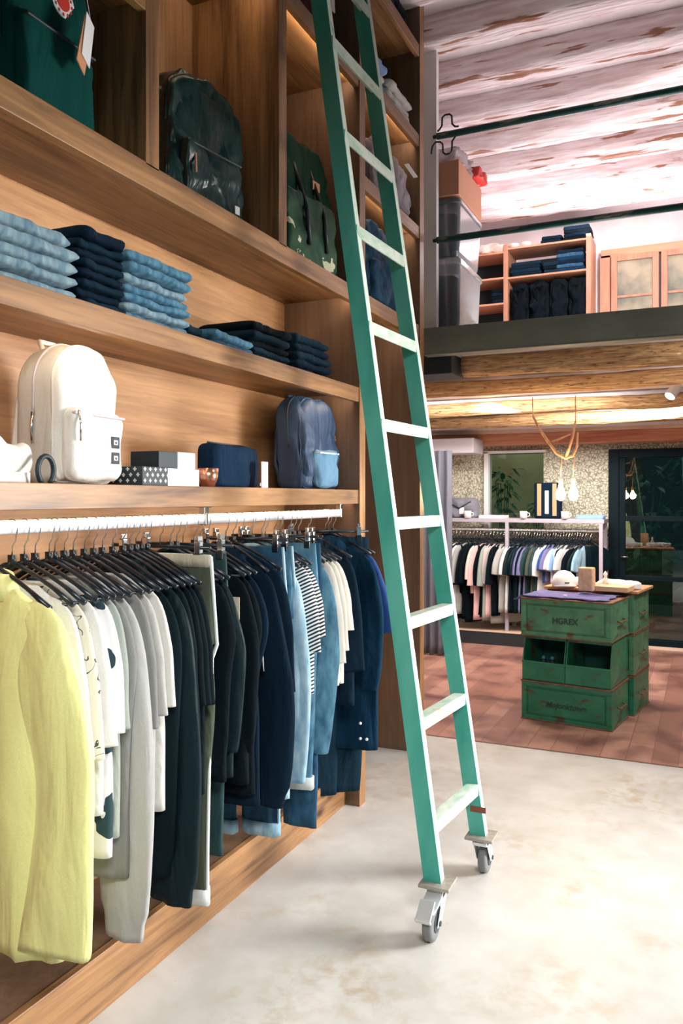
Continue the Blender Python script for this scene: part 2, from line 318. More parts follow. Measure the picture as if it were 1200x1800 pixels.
def tube(bm, pts, r, seg=8, mi=0, cap=True):
    pts = [Vector(p) for p in pts]; rings = []
    rr = r if isinstance(r, (list, tuple)) else [r] * len(pts)
    t0 = (pts[1] - pts[0]).normalized(); up = Vector((0, 0, 1)) if abs(t0.z) < .9 else Vector((1, 0, 0)); nrm = t0.cross(up).normalized()
    for i, p in enumerate(pts):
        t = (pts[min(i + 1, len(pts) - 1)] - pts[max(i - 1, 0)]).normalized()
        nrm = (nrm - t * nrm.dot(t)).normalized(); bi = t.cross(nrm)
        rings.append([p + (nrm * math.cos(a) + bi * math.sin(a)) * rr[i] for a in [2 * math.pi * j / seg for j in range(seg)]])
    loft(bm, rings, cap, mi); return bm
def cyl(bm, p0, p1, r, seg=16, mi=0, r1=None):
    return tube(bm, [p0, p1], [r, r if r1 is None else r1], seg, mi)
def lathe(bm, prof, seg=24, mi=0, c=(0, 0, 0), cap=True):
    rings = [[(c[0] + r * math.cos(2 * math.pi * j / seg), c[1] + r * math.sin(2 * math.pi * j / seg), c[2] + z) for j in range(seg)] for r, z in prof]
    loft(bm, rings, cap, mi); return bm
def text_mesh(name, body, size, mat, parent, loc, rot, depth=.0008, shear=0):
    cu = bpy.data.curves.new(name, 'FONT'); cu.body = body; cu.size = size; cu.extrude = depth; cu.align_x = 'CENTER'; cu.align_y = 'CENTER'; cu.shear = shear; cu.offset = size * .035
    t = bpy.data.objects.new(name, cu); C.objects.link(t)
    dg = bpy.context.evaluated_depsgraph_get(); me = bpy.data.meshes.new_from_object(t.evaluated_get(dg))
    bpy.data.objects.remove(t); me.materials.clear(); me.materials.append(mat)
    o = bpy.data.objects.new(name, me); C.objects.link(o); o.location = loc; o.rotation_euler = rot
    if parent: o.parent = parent
    return o

# ------------------------------------------------------------------ the setting
XF, XB = -1.53, -1.94
struct(obj('floor', B(-3.6, 3.2, -2.2, 4.83, -.12, 0), M['concrete']))
struct(obj('floor', B(-3.6, 3.2, 4.83, 8.62, -.12, 0), M['planks']))
struct(obj('trim_1', B(-1.6, 3.2, 4.822, 4.838, 0, .003), plain('seam_line', (.2, .1, .07))))
struct(obj('wall_left', B(-2.12, -1.96, -2.2, 4.9, 0, 4.9), M['white']))
struct(obj('wall_left', B(-3.35, -3.2, 4.9, 8.62, 0, 4.9), M['plaster']))
M['sidewall'] = plain('grey_side_wall', (.30, .32, .33), rough=.8)  # unseen walls, grey picked so less light bounces back
struct(obj('wall_right', B(2.6, 2.75, -2.2, 8.62, 0, 4.9), M['sidewall']))
bm = bmesh.new()           # unseen wall behind the camera, opening added to let world light in
box(bm, -2.12, -1.3, -2.3, -2.15, 0, 4.9); box(bm, 2.5, 2.75, -2.3, -2.15, 0, 4.9); box(bm, -1.3, 2.5, -2.3, -2.15, 2.95, 4.9)
struct(obj('wall_front', bm, M['sidewall']))
bm = bmesh.new()           # back wall: door opening, pass-through window, plain mezzanine wall above
Yw = 8.6
box(bm, -3.3, -2.16, Yw, Yw + .16, 0, 2.5); box(bm, -2.16, -1.56, Yw, Yw + .16, 0, 1.12); box(bm, -2.16, -1.56, Yw, Yw + .16, 1.97, 2.5)
box(bm, -1.56, -.9, Yw, Yw + .16, 0, 2.5); box(bm, -.9, 1.3, Yw, Yw + .16, 1.985, 2.5); box(bm, 1.3, 2.7, Yw, Yw + .16, 0, 2.5)
struct(obj('wall_back', bm, M['wallpaper']))
struct(obj('wall_back', B(-3.3, 2.7, Yw, Yw + .16, 2.5, 4.9), M['plaster']))
# upper ceiling with plaster vaults between limewashed joists
struct(obj('ceiling', B(-3.4, 2.8, 4.0, 8.7, 4.55, 4.7), M['plaster']))
struct(obj('ceiling', B(-3.4, 2.8, -2.3, 4.0, 4.55, 4.7), plain('bounce_cut_ceiling', (.08, .085, .09), rough=.9)))  # unseen front part, darkened to cut bounce onto the upper shelves
def log(name, p0, p1, r, mat, seed, amp=.16, seg=26, n=60, flat=None):
    bm = bmesh.new(); p0 = Vector(p0); p1 = Vector(p1); rings = []
    for i in range(n + 1):
        t = i / n; p = p0.lerp(p1, t) + Vector((0, noise.noise((t * 3, seed, 1)) * r * .35, noise.noise((t * 4, seed, 5)) * r * .3)); ring = []
        for j in range(seg):
            a = 2 * math.pi * j / seg
            d = r * (1 + amp * noise.noise((p.x * 2.2, math.cos(a) * 1.3 + seed, math.sin(a) * 1.3)) + amp * .5 * noise.noise((p.x * 9, math.cos(a) * 4 + seed, math.sin(a) * 4)))
            z = math.sin(a) * d
            ring.append((p.x, p.y + math.cos(a) * d, p.z + z))
        rings.append(ring)
    loft(bm, rings); return obj(name, bm, mat, smooth=True)
for i in range(4, 12):   # squarish limewashed joists
    y = 2.2 + i * .55; bm = bmesh.new(); rings = []
    for k in range(121):
        x = -3.3 + 6.0 * k / 120; ring = []; wob = .018 * noise.noise((x * .7, i * 3.3, 0))
        for j in range(40):
            a = 2 * math.pi * j / 40; ca, sa = math.cos(a), math.sin(a)
            yy = math.copysign(abs(ca) ** .5, ca) * .105; zz = math.copysign(abs(sa) ** .5, sa) * .10
            nn = .012 * noise.noise((x * 5, yy * 14 + i * 7, zz * 14)) + .007 * noise.noise((x * 22, yy * 40 + i, zz * 40))
            ring.append((x, y + wob + yy * (1 + nn * 8), 4.475 + zz * (1 + nn * 8)))
        rings.append(ring)
    loft(bm, rings); struct(obj('ceiling_beam', bm, M['joist'], smooth=True))
# mezzanine slab, edge beam, logs under it
struct(obj('ceiling', B(-3.3, 2.7, 4.94, 8.62, 2.43, 2.575), M['plaster'])).name = 'ceiling_mezzanine'
bm = bmesh.new(); box(bm, -1.64, 2.7, 4.88, 4.94, 2.41, 2.578); box(bm, -1.64, 2.7, 4.88, 4.97, 2.405, 2.418)
tag(obj('edge_beam', bm, M['steelbeam'], bevel=.003), 'grey green painted steel beam along the mezzanine edge', 'beam')
tag(obj('steel_stub', B(-1.75, -1.49, 5.0, 5.28, 2.30, 2.43), M['darksteel'], bevel=.004), 'dark steel beam stub under the left end of the mezzanine', 'beam')
for i, (y, zb, r, x0, lb) in enumerate(((5.22, 2.30, .075, -1.47, 'thick rough log beam nearest under the mezzanine edge, cut end visible'), (6.0, 2.28, .055, -3.25, 'second rough log beam behind the mezzanine edge'),
                                        (6.85, 2.215, .055, -3.25, 'third rough log beam under the mezzanine'), (7.55, 2.165, .055, -3.25, 'rough log beam nearest the wooden wall header'))):
    tag(log('log_beam', (x0, y, zb + r), (2.68, y, zb + r), r * 1.05, M['log'], 20 + i * 5, amp=.2, n=110), lb, 'beam')
for y0, y1, z_ in ((5.33, 5.93, 2.415), (6.08, 6.78, 2.355), (6.93, 7.48, 2.275), (7.63, 8.22, 2.19)):
    struct(obj('ceiling', B(-3.25, 2.68, y0, y1, z_, 2.43), M['plaster'], bevel=.02)).name = 'ceiling_infill'
tag(obj('header_beam', B(-3.2, 2.65, 8.30, 8.6, 2.045, 2.16), M['header'], bevel=.006), 'reddish wooden header beam along the top of the papered wall', 'beam')
tag(obj('header_board', B(-3.2, 2.65, 8.22, 8.6, 2.16, 2.26), M['palewood'], bevel=.006), 'pale whitened board above the reddish header beam', 'board')
tag(obj('duct_box', B(-2.75, -2.13, 7.9, 8.3, 1.945, 2.10), M['duct'], bevel=.01), 'grey boxed duct at the left above the wallpaper', 'duct')

# ------------------------------------------------------------------ shelving unit
unit = thing('shelving_unit', 'tall oak wall shelving unit with lit shelves along the left side', 'shelving unit', (XF, 0, 0))
def up(bm_, name, mat, bevel=.002, parent=unit):   # world-coordinate part under the unit
    for v in bm_.verts: v.co.x -= XF
    return obj(name, bm_, mat, parent, bevel=bevel)
YL = .15
for y0, y1, z0, z1 in ((1.075, 1.14, 2.50, 4.6), (1.95, 2.015, 2.50, 4.6), (2.775, 2.84, 2.50, 4.6), (YL - .06, YL, 0, 4.6)):
    up(B(XB, XF, y0, y1, z0, z1), 'upright', M['oakZ'])
up(B(XB, XF, 3.575, 3.645, 0, 4.6), 'upright', M['walnut'])['label'] = 'upright closing the lower bays, dark side'
bm = B(XB, XF - .0, 4.475, 4.545, 0, 4.6); up(bm, 'end_panel', M['walnut'])
up(B(XF, XF + .004, 3.575, 3.645, 0, 4.6), 'upright_edge', M['oakZ'], 0)
up(B(XF, XF + .004, 4.475, 4.545, 0, 4.6), 'end_panel_edge', M['oakZ'], 0)
def shelf(y0, y1, z0, z1, led=True, mat='oakY', name='shelf'):
    bm_ = bmesh.new(); box(bm_, XF - .028, XF, y0, y1, z0, z1); box(bm_, XB, XF - .028, y0, y1, z1 - .032, z1)
    s_ = up(bm_, name, M[mat])
    if led:
        b2 = B(XF - .032, XF - .028, y0 + .03, y1 - .03, z1 - .050, z1 - .033)
        for v in b2.verts: v.co.x -= XF
        obj('led_strip', b2, M['led'], s_)
    return s_
shelf(YL, 3.575, 1.468, 1.536); shelf(YL, 3.575, 1.962, 2.032); shelf(YL, 4.475, 2.43, 2.508)
shelf(1.14, 1.95, 2.962, 3.03, led=False); shelf(3.645, 4.475, 3.018, 3.088)
shelf(2.015, 2.775, 3.50, 3.57); shelf(2.84, 3.575, 3.49, 3.56); shelf(1.14, 1.95, 3.50, 3.57)
shelf(3.645, 4.475, 3.555, 3.625); shelf(3.645, 4.475, 4.085, 4.155, led=False); shelf(2.84, 3.575, 4.085, 4.155, led=False)
up(B(XB - .018, XB, YL, 3.6, 0, 2.47), 'back_panel', M['oakBack'], 0)
up(B(XB - .018, XB, YL, 4.5, 2.47, 4.6), 'back_panel', M['oakBackZ'], 0)
up(B(XB - .018, XB, 3.6, 4.5, 0, 2.47), 'back_panel', M['walnut'], 0)
up(B(-1.625, -1.60, YL, 3.575, 0, .172), 'plinth', M['oakY']); up(B(XB, -1.625, YL, 3.575, .14, .168), 'plinth_top', M['walnut'])

# clothes rail
RX, RZ = -1.60, 1.424
rail = thing('clothes_rail', 'white metal clothes rail fixed under the bottom oak shelf', 'clothes rail', (RX, 0, RZ))
bm = bmesh.new(); ring = [(math.cos(a) * .009, math.sin(a) * .018) for a in [2 * math.pi * j / 20 for j in range(20)]]
loft(bm, [[(x, y, z) for x, z in ring] for y in (YL + .05, 3.50)]); obj('rail_tube', bm, M['railwhite'], rail, smooth=True)
for y in (.9, 2.36, 3.50):
    bm = bmesh.new(); box(bm, -.012, .012, y - .014, y + .014, .016, .046); box(bm, -.014, .014, y - .006, y + .006, -.022, .02); box(bm, -.02, .02, y - .02, y + .02, .040, .046)
    obj('bracket', bm, M['chrome'], rail, bevel=.002)

# ------------------------------------------------------------------ hangers
def hook_pts(r=.0195, drop=-.075):
    p = [(-r * math.cos(a), 0, r * math.sin(a)) for a in [R(-35 + i * 18) for i in range(13)]]
    x, z = p[-1][0], p[-1][2]
    return p + [(.012, 0, -.035), (.001, 0, -.048), (0, 0, drop)]
def make_hanger(label, group, span=.205):
    h = thing('clothes_hanger', label, 'hanger', (0, 0, 0), 0, group)
    obj('hook', tube(bmesh.new(), hook_pts(), .0018, 6), M['chrome'], h, smooth=True)
    bm_ = bmesh.new(); box(bm_, -.010, .010, -.005, .005, -.098, -.07)
    for s_ in (-1, 1):
        pts = [(s_ * x, 0, z) for x, z in ((0, -.092), (.03, -.098), (.08, -.118), (.14, -.148), (span, -.185))]
        tube(bm_, pts, [.0065, .006, .0055, .0055, .008], 8)
    tube(bm_, [(-span + .02, 0, -.186), (span - .02, 0, -.186)], .0045, 6)
    obj('shoulders', bm_, M['hanger'], h, smooth=True); return h
def make_clip_hanger(label, group):
    h = thing('clip_hanger', label, 'hanger', (0, 0, 0), 0, group)
    obj('hook', tube(bmesh.new(), hook_pts(), .0018, 6), M['chrome'], h, smooth=True)
    bm_ = bmesh.new(); tube(bm_, [(-.20, 0, -.082), (.20, 0, -.082)], .006, 8); obj('bar', bm_, M['hanger'], h, smooth=True)
    for s_ in (-1, 1):
        bm_ = bmesh.new(); x = s_ * .155
        box(bm_, x - .011, x + .011, -.010, .010, -.10, -.062); box(bm_, x - .007, x + .007, -.014, .014, -.062, -.045)
        c_ = obj('clip', bm_, M['chrome'], h, bevel=.003)
        obj('pad', B(x - .013, x + .013, -.013, .013, -.128, -.100), M['hanger'], c_, bevel=.003)
    return h
H1 = make_hanger('black plastic hanger with steel hook, holding a garment on the white rail', 'hangers on the front rail')
H2 = make_clip_hanger('clip hanger with chrome clips, holding trousers on the white rail', 'clip hangers on the front rail')
used = set()
def hlab(kind, lab):
    w_ = lab.split()[:16 - len(kind.split()) - 2]
    while w_[-1] in ('the', 'and', 'of', 'in', 'on', 'with', 'at', 'a', 'between', 'left', 'its', 'right', 'behind', 'beside', 'just', 'pale', 'white', 'front', 'long', 'ribbed', 'black', 'narrow', 'turned', 'its', 'two', 'dark'): w_.pop()
    return kind + ' of the ' + ' '.join(w_)
ORD = ['bottom', 'second from the bottom', 'third from the bottom', 'fourth from the bottom', 'fifth from the bottom', 'sixth from the bottom', 'seventh from the bottom']
def hang(proto, y, rz, x=RX, z=RZ, **k):
    if proto.name not in used:
        used.add(proto.name); proto.location = (x, y, z); proto.rotation_euler = (0, 0, rz); proto['label'] = k.get('label', proto['label']); return proto
    return dup(proto, (x, y, z), (0, 0, rz), **k)

# ------------------------------------------------------------------ garments (local: origin at the rail, x outwards, z down)
def sm(t): t = max(0, min(1, t)); return t * t * (3 - 2 * t)
def lerp_tab(tab, z):
    if z >= tab[0][0]: return tab[0][1:]
    for (z0, *a), (z1, *b_) in zip(tab, tab[1:]):
        if z >= z1:
            t = (z0 - z) / (z0 - z1); return [p + (q - p) * t for p, q in zip(a, b_)]
    return tab[-1][1:]
def body_mesh(hem, hw=.20, sh=.165, flare=1.06, thick=.022, seed=0, amp=.014, nz=34, seg=44, neck=.088, asym=0., top=-.140):
    """shoulders sloping from a neckline, then a softly folded tube down to the hem"""
    bm_ = bmesh.new(); rings = []
    for i in range(nz + 1):
        t = i / nz; ring = []
        for j in range(seg):
            a = 2 * math.pi * j / seg; ca, sa = math.cos(a), math.sin(a)
            cx = math.copysign(abs(ca) ** .75, ca); sy = math.copysign(abs(sa) ** .8, sa)
            # u: how far across; shoulder line drops with |x|
            tt = t ** 1.15
            if tt < .10: wdt = neck + (sh - neck) * sm(tt / .10) ** .8
            else: wdt = sh + (hw * flare - sh) * sm((tt - .10) / .6)
            x = cx * wdt
            ztop = top - max(0, abs(x) - neck) * .40 if tt < .14 else None
            z = top - .055 * (tt / .10) if tt < .10 else top - .055 - (tt - .10) / .90 * (top - .055 - hem)
            if tt < .10: z = top - .004 - max(0, abs(cx) * wdt - neck) * .48 - .012 * (tt / .1)
            else:
                base = top - .016 - max(0, abs(x) - neck) * .48 * max(0, 1 - (tt - .1) / .35)
                z = base - (tt - .10) / .90 * (base - hem)
            th = thick * (.35 + .65 * sm(tt / .25)) + (.010 * tt)
            fold = amp * (.15 + .85 * sm(tt / .6)) * (noise.noise((x * 13, seed * 3.7, z * 1.6)) + .5 * noise.noise((x * 27, seed * 5.1, z * 2.5)))
            y = sy * th + fold
            x += amp * .5 * noise.noise((z * 3, seed, 9)) + asym * sm(tt)
            ring.append((x, y, z))
        rings.append(ring)
    loft(bm_, rings); return bm_
def sleeve_mesh(side, path, w, thick=.02, seed=0, amp=.008, seg=22, cuff=0):
    """path: list of (x, z, y); w: widths along it"""
    bm_ = bmesh.new(); n = 26; P_ = [Vector((side * p[0], p[2] if len(p) > 2 else 0, p[1])) for p in path]; rings = []
    for i in range(n + 1):
        t = i / n * (len(P_) - 1); k = min(int(t), len(P_) - 2); f = t - k
        def cr(a, b_, c_, d, f): return .5 * ((2 * b_) + (c_ - a) * f + (2 * a - 5 * b_ + 4 * c_ - d) * f * f + (3 * b_ - a - 3 * c_ + d) * f ** 3)
        a0, a1, a2, a3 = P_[max(k - 1, 0)], P_[k], P_[k + 1], P_[min(k + 2, len(P_) - 1)]
        p = cr(a0, a1, a2, a3, f); q = cr(a0, a1, a2, a3, min(f + .05, 1)) - cr(a0, a1, a2, a3, max(f - .05, 0))
        q.normalize(); wd = w[k] + (w[k + 1] - w[k]) * f
        sd = Vector((q.z, 0, -q.x)).normalized(); ring = []
        tm = i / n
        for j in range(seg):
            an = 2 * math.pi * j / seg
            u = math.cos(an) * wd; v = math.sin(an) * (thick * (.45 + .75 * sm(tm * 2.2)))
            ff = amp * noise.noise((u * 22, p.z * 2.6, seed * 2.3 + side)) * (.4 + .8 * tm)
            if cuff and tm > .92: u *= .88; v *= .9
            ring.append(p + sd * u + Vector((0, v + ff * 1.5, 0)))
        rings.append(ring)
    loft(bm_, rings); return bm_
GN = [0]
def top_garment(y, mat, hem, slz, label, cat, long=False, hw=.205, sh=.165, slx=.18, rz=0, cuff=False, group=None, sw=None, thick=.022, name=None, hangit=True, amp=.014, x=RX, z=RZ, both=True, collar=None, smat=None):
    GN[0] += 1; sd = GN[0]
    name = name or ('long_sleeved_top' if long else 't_shirt')
    o = thing(name, label, cat, (x, y, z), rz, group)
    obj('body', body_mesh(hem - z, hw, sh, thick=thick, seed=sd, amp=amp), mat, o, smooth=True)
    s = slz - z
    for side in ((1, -1) if both else (1,)):
        if long:
            path = [(sh - .07, -.205), (sh - .015, -.25), (sh + .01, -.36), (slx, s * .6, .004), (slx, s * .85, .0), (slx - .01, s)]
            ws = sw or [.035, .065, .078, .076, .066, .058]
        else:
            path = [(sh - .07, -.20), (sh - .015, -.245), ((sh + slx) / 2, -.245 + (s + .245) * .40), (slx - .004, -.245 + (s + .245) * .75), (slx, s)]
            ws = sw or [.035, .065, .078, .083, .085]
        obj('sleeve', sleeve_mesh(side, path, ws, seed=sd, cuff=cuff, thick=thick * .9, amp=amp * .7), smat or mat, o, smooth=True)
    if collar is None and name in ('jacket', 'coat', 'shirt', 'polo_shirt', 'top') : collar = mat
    if collar:
        bm_ = bmesh.new(); loft(bm_, [[(math.cos(a) * r, math.sin(a) * r * .45, zz + abs(math.cos(a)) * -.01) for a in [2 * math.pi * j / 24 for j in range(24)]] for r, zz in ((.098, -.165), (.090, -.135), (.072, -.100), (.060, -.102))])
        obj('collar', bm_, collar, o, smooth=True)
    if hangit: hang(H1, y, rz, x, z, label=hlab('black plastic hanger', label))
    return o
def trousers(y, mat, hem, label, rz=0, w=.19, legw=.105, cuff=None, cuffh=.045, group=None, x=RX, z=RZ, hangit=True, spread=.02, band=None, name='trousers', cat='trousers', seam=None):
    GN[0] += 1; sd = GN[0]
    o = thing(name, label, cat, (x, y, z), rz, group); t0 = -.108; cr_ = t0 - .27; hz = hem - z
    bm_ = bmesh.new(); rings = []; seg = 40
    for i in range(13):
        t = i / 12; zz = t0 + (cr_ - t0) * t; ww = w * (1 + .10 * t); th = .014 + .022 * sm(t)
        rings.append([(math.copysign(abs(math.cos(a)) ** .7, math.cos(a)) * ww, math.copysign(abs(math.sin(a)) ** .8, math.sin(a)) * th + .008 * noise.noise((math.cos(a) * 3, zz * 3, sd)) * t, zz) for a in [2 * math.pi * j / seg for j in range(seg)]])
    loft(bm_, rings); obj('hip', bm_, mat, o, smooth=True)
    if band:
        bm_ = bmesh.new(); loft(bm_, [[(math.copysign(abs(math.cos(a)) ** .7, math.cos(a)) * (w + .003), math.copysign(abs(math.sin(a)) ** .8, math.sin(a)) * .019, zz) for a in [2 * math.pi * j / seg for j in range(seg)]] for zz in (t0 + .004, t0 - .034)])
        obj('waistband', bm_, band, o, smooth=True)
    for side in (1, -1):
        bm_ = bmesh.new(); rings = []; n = 30
        for i in range(n + 1):
            t = i / n; zz = (cr_ + .05) + (hz - cr_ - .05) * t; ww = legw * (1 - .28 * sm(t)); cx = side * (w * 1.05 - legw + spread * t * 0) * (1 - .05 * t); th = .028 - .006 * t
            fo = .010 * noise.noise((side * 3, zz * 4, sd))
            rings.append([(cx + math.copysign(abs(math.cos(a)) ** .8, math.cos(a)) * ww + fo, math.sin(a) * th + .010 * noise.noise((math.cos(a) * 2.4 + side, zz * 5, sd)) + .02 * t * side, zz) for a in [2 * math.pi * j / 28 for j in range(28)]])
        loft(bm_, rings); lg = obj('leg', bm_, mat, o, smooth=True)
        if cuff:
            bm_ = bmesh.new(); cr2 = []
            for zz in (hz + cuffh, hz - .004):
                cx = side * (w * 1.05 - legw) * .95; ww = legw * .72 + .006
                cr2.append([(cx + math.copysign(abs(math.cos(a)) ** .8, math.cos(a)) * ww, math.sin(a) * .031 + .02 * side, zz + .003 * math.sin(a * 5 + sd)) for a in [2 * math.pi * j / 28 for j in range(28)]])
            loft(bm_, cr2); obj('cuff', bm_, cuff, lg, smooth=True)
    if seam:
        pts = [(w + .004 + (w * .10 + .0) * min(1, t * 4) - .012 * t + (.028 if False else 0), .0 + .018 * t, t0 + (hz - t0) * t) for t in [q / 24 for q in range(25)]]
        lw = [(cx_ := (w * 1.05 - legw) * (1 - .05 * t) + legw * (1 - .28 * sm(t))) for t in [q / 24 for q in range(25)]]
        pts = [(lw[q] if q > 6 else w * (1 + .1 * q / 6) + .002, .018 * q / 24, t0 + (hz - t0) * q / 24) for q in range(25)]
        obj('side_seam', tube(bmesh.new(), pts, .006, 6), seam, o, smooth=True)
    if hangit: hang(H2, y, rz, x, z, label=hlab('clip hanger', label))
    return o

r8 = lambda a=5: R(random.uniform(-a, a))
yc = top_garment(1.44, F['yellow'], .43, .46, 'bright yellow raincoat hanging at the left end of the white rail', 'raincoat', long=True, hw=.24, sh=.19, slx=.228, sw=[.04, .08, .10, .112, .115, .115], thick=.040, name='raincoat', amp=.028, rz=R(-4), collar=F['yellow'])
T = top_garment
T(1.506, F['white'], .70, .865, 'plain white t-shirt hanging directly behind the yellow raincoat', 't-shirt', rz=r8(3))
T(1.546, F['scribble'], .66, .855, 'cream t-shirt with thin scribbled line print on the front rail', 't-shirt', rz=r8(2))
T(1.583, F['white'], .70, .875, 'plain white t-shirt between the scribble print and the black print shirts', 't-shirt', rz=r8(2))
T(1.632, F['inkprint'], .58, .90, 'white t-shirt with blocky black ink print on the front rail', 't-shirt', rz=r8(2))
T(1.652, F['greygreen'], .62, .90, 'thin grey green t-shirt behind the black print shirt', 't-shirt', rz=r8(2), slx=.17)
T(1.688, F['grey'], .50, .50, 'grey marl jumper in front of the light grey sweatshirt', 'jumper', long=True, rz=R(-1), slx=.17, name='jumper', sw=[.03, .06, .07, .06, .05, .04])
T(1.722, F['sweat'], .50, .325, 'light grey marl sweatshirt with long sleeve ending in a ribbed cuff', 'sweatshirt', long=True, rz=R(-2), slx=.185, sw=[.035, .065, .082, .090, .088, .075], cuff=True, name='sweatshirt', thick=.028)
T(1.766, F['grey'], .62, .875, 'mid grey marl t-shirt with sleeve hem folded open', 't-shirt', rz=r8(2))
T(1.804, F['lgrey'], .62, .90, 'pale grey t-shirt between mid grey and lightest shirts', 't-shirt', rz=r8(2))
T(1.84, F['lightest'], .62, .915, 'lightest off-white t-shirt right before the dark clothes', 't-shirt', rz=r8(2))
T(1.885, F['blackgreen'], .50, .42, 'black long sleeved top behind the off-white t-shirt', 'top', long=True, rz=R(-2), slx=.165, cuff=True)
T(1.93, F['charcoal'], .50, .33, 'black jacket with grey sheen and long sleeve on front rail', 'jacket', long=True, rz=R(-3), slx=.195, sw=[.035, .07, .09, .095, .092, .085], name='jacket', cuff=True, thick=.028)
for i, (y_, lb) in enumerate(((1.962, 'first'), (1.99, 'second'), (2.018, 'third'), (2.045, 'rightmost'))):
    T(y_, F[('blackgreen', 'black', 'blackgreen', 'black')[i]], .60, .885 - i * .004, lb + ' of the four black t-shirts left of the olive trousers', 't-shirt', rz=r8(2), slx=.175, group='black t-shirts in the dark group')
trousers(2.11, F['olive'], .225, 'dark olive trousers with pale waistband and turned up white cuffs', rz=R(-3), w=.20, cuff=F['cuff'], band=F['khaki'], seam=F['cuff'])
T(2.165, F['black'], .60, .62, 'black long top directly right of the olive trousers', 'top', long=True, rz=r8(2), slx=.16)
trousers(2.235, F['track'], .32, 'grey green track trousers in the middle of the front rail', rz=R(-2), w=.175)
T(2.20, F['charcoal'], .60, .69, 'charcoal hooded jacket with a long narrow sleeve beside the track trousers', 'jacket', long=True, rz=R(0), slx=.19, name='jacket')
bj = T(2.30, F['black'], .55, .66, 'black jacket with cream swing tag left of the navy jacket', 'jacket', long=True, rz=R(-1), slx=.185, name='jacket')
T(2.335, F['black'], .50, .60, 'black padded jacket between two dark jackets', 'jacket', long=True, rz=R(-1), slx=.15, name='jacket')
T(2.375, F['navy'], .45, .55, 'very dark navy jumper just left of the zipped navy jacket', 'jumper', long=True, rz=R(-1), slx=.135, name='jumper')
nj = T(2.50, F['navy'], .44, .43, 'dark navy jacket with silver zip pull on its sleeve', 'jacket', long=True, rz=R(-12), slx=.21, sw=[.04, .08, .095, .105, .100, .085], name='jacket', thick=.03, cuff=True)
T(2.55, F['navy'], .60, .80, 'short dark navy top tucked against the zipped navy jacket', 'top', rz=R(-1), slx=.18)
trousers(2.60, F['jeans'], .245, 'dark blue jeans with turned up selvedge cuffs beside the navy jacket', rz=R(0), w=.18, cuff=F['denimlight'], name='jeans', cat='jeans', seam=F['denimlight'])
trousers(2.67, F['jeansmid'], .36, 'mid blue jeans with the high white cuff and whitened seam', rz=R(0), w=.18, cuff=F['denimlight'], name='jeans', cat='jeans', seam=F['denimlight'])
T(2.685, F['denimlight'], .56, .43, 'pale chambray shirt with long light sleeve', 'shirt', long=True, rz=R(0), slx=.195, sw=[.03, .05, .055, .055, .052, .045], name='shirt')
T(2.76, F['stripe'], .70, .905, 'navy and white striped t-shirt on the front rail', 't-shirt', rz=R(-2), slx=.18)
T(2.79, F['stripe'], .74, .955, 'second striped t-shirt just behind the first, sleeve slightly higher', 't-shirt', rz=R(0), slx=.18)
trousers(2.86, F['jeansmid'], .335, 'blue jeans with pale turned up cuff and tan stitching under the striped shirt', rz=R(0), w=.19, cuff=F['cuff'], name='jeans', cat='jeans')
trousers(2.90, F['jeans'], .16, 'longest blue jeans reaching down past the plinth edge', rz=R(0), w=.19, name='jeans', cat='jeans')
T(2.91, F['jeansmid'], .50, .47, 'blue denim shirt right of the striped t-shirt', 'shirt', long=True, rz=R(0), slx=.19, sw=[.035, .065, .08, .08, .05, .035], name='shirt')
for i, y_ in enumerate((2.985, 3.03, 3.075)):
    T(y_, F['bone'], .72, (.82, .865, .94)[i], ('cream t-shirt with the lowest sleeve, left of the three cream ones', 'cream t-shirt in the middle of the three cream ones', 'cream t-shirt on the right of the three, shortest sleeve')[i], 't-shirt', rz=R(-2))
T(3.17, F['navy'], .60, .75, 'dark navy polo shirt behind the black denim trousers', 'polo shirt', rz=R(2), slx=.18, name='polo_shirt')
trousers(3.345, F['denimdark'], .135, 'nearly black denim trousers with straight stitched hem near the rail end', rz=R(30), w=.20, legw=.15, name='trousers')
dc = T(3.38, F['navyblue'], .345, .62, 'navy coat with white dots at the hem near the rail end', 'coat', long=True, rz=R(6), slx=.19, name='coat', hw=.225)
T(3.43, F['blue'], .72, .875, 'royal blue t-shirt at the right end of the white rail', 't-shirt', rz=R(4), slx=.215)
obj('swing_tag', B(.190, .218, -.055, -.053, -.345, -.250), M['cork_tag'] if 'cork_tag' in M else plain('cream_card', (.62, .55, .42)), bj)
for x_, z_ in ((.165, .47 - RZ), (.165, .40 - RZ), (.195, .40 - RZ)):
    bm = bmesh.new(); bmesh.ops.create_uvsphere(bm, u_segments=10, v_segments=8, radius=.007, matrix=Matrix.Translation((x_, -.035, z_))); obj('white_dot', bm, M['paper'], dc, smooth=True)
bm = bmesh.new(); cyl(bm, (.225, -.062, -.38), (.240, -.060, -.52), .005, 8); cyl(bm, (.218, -.062, -.34), (.227, -.062, -.395), .010, 8); obj('zip_pull', bm, M['chrome'], nj, smooth=True)

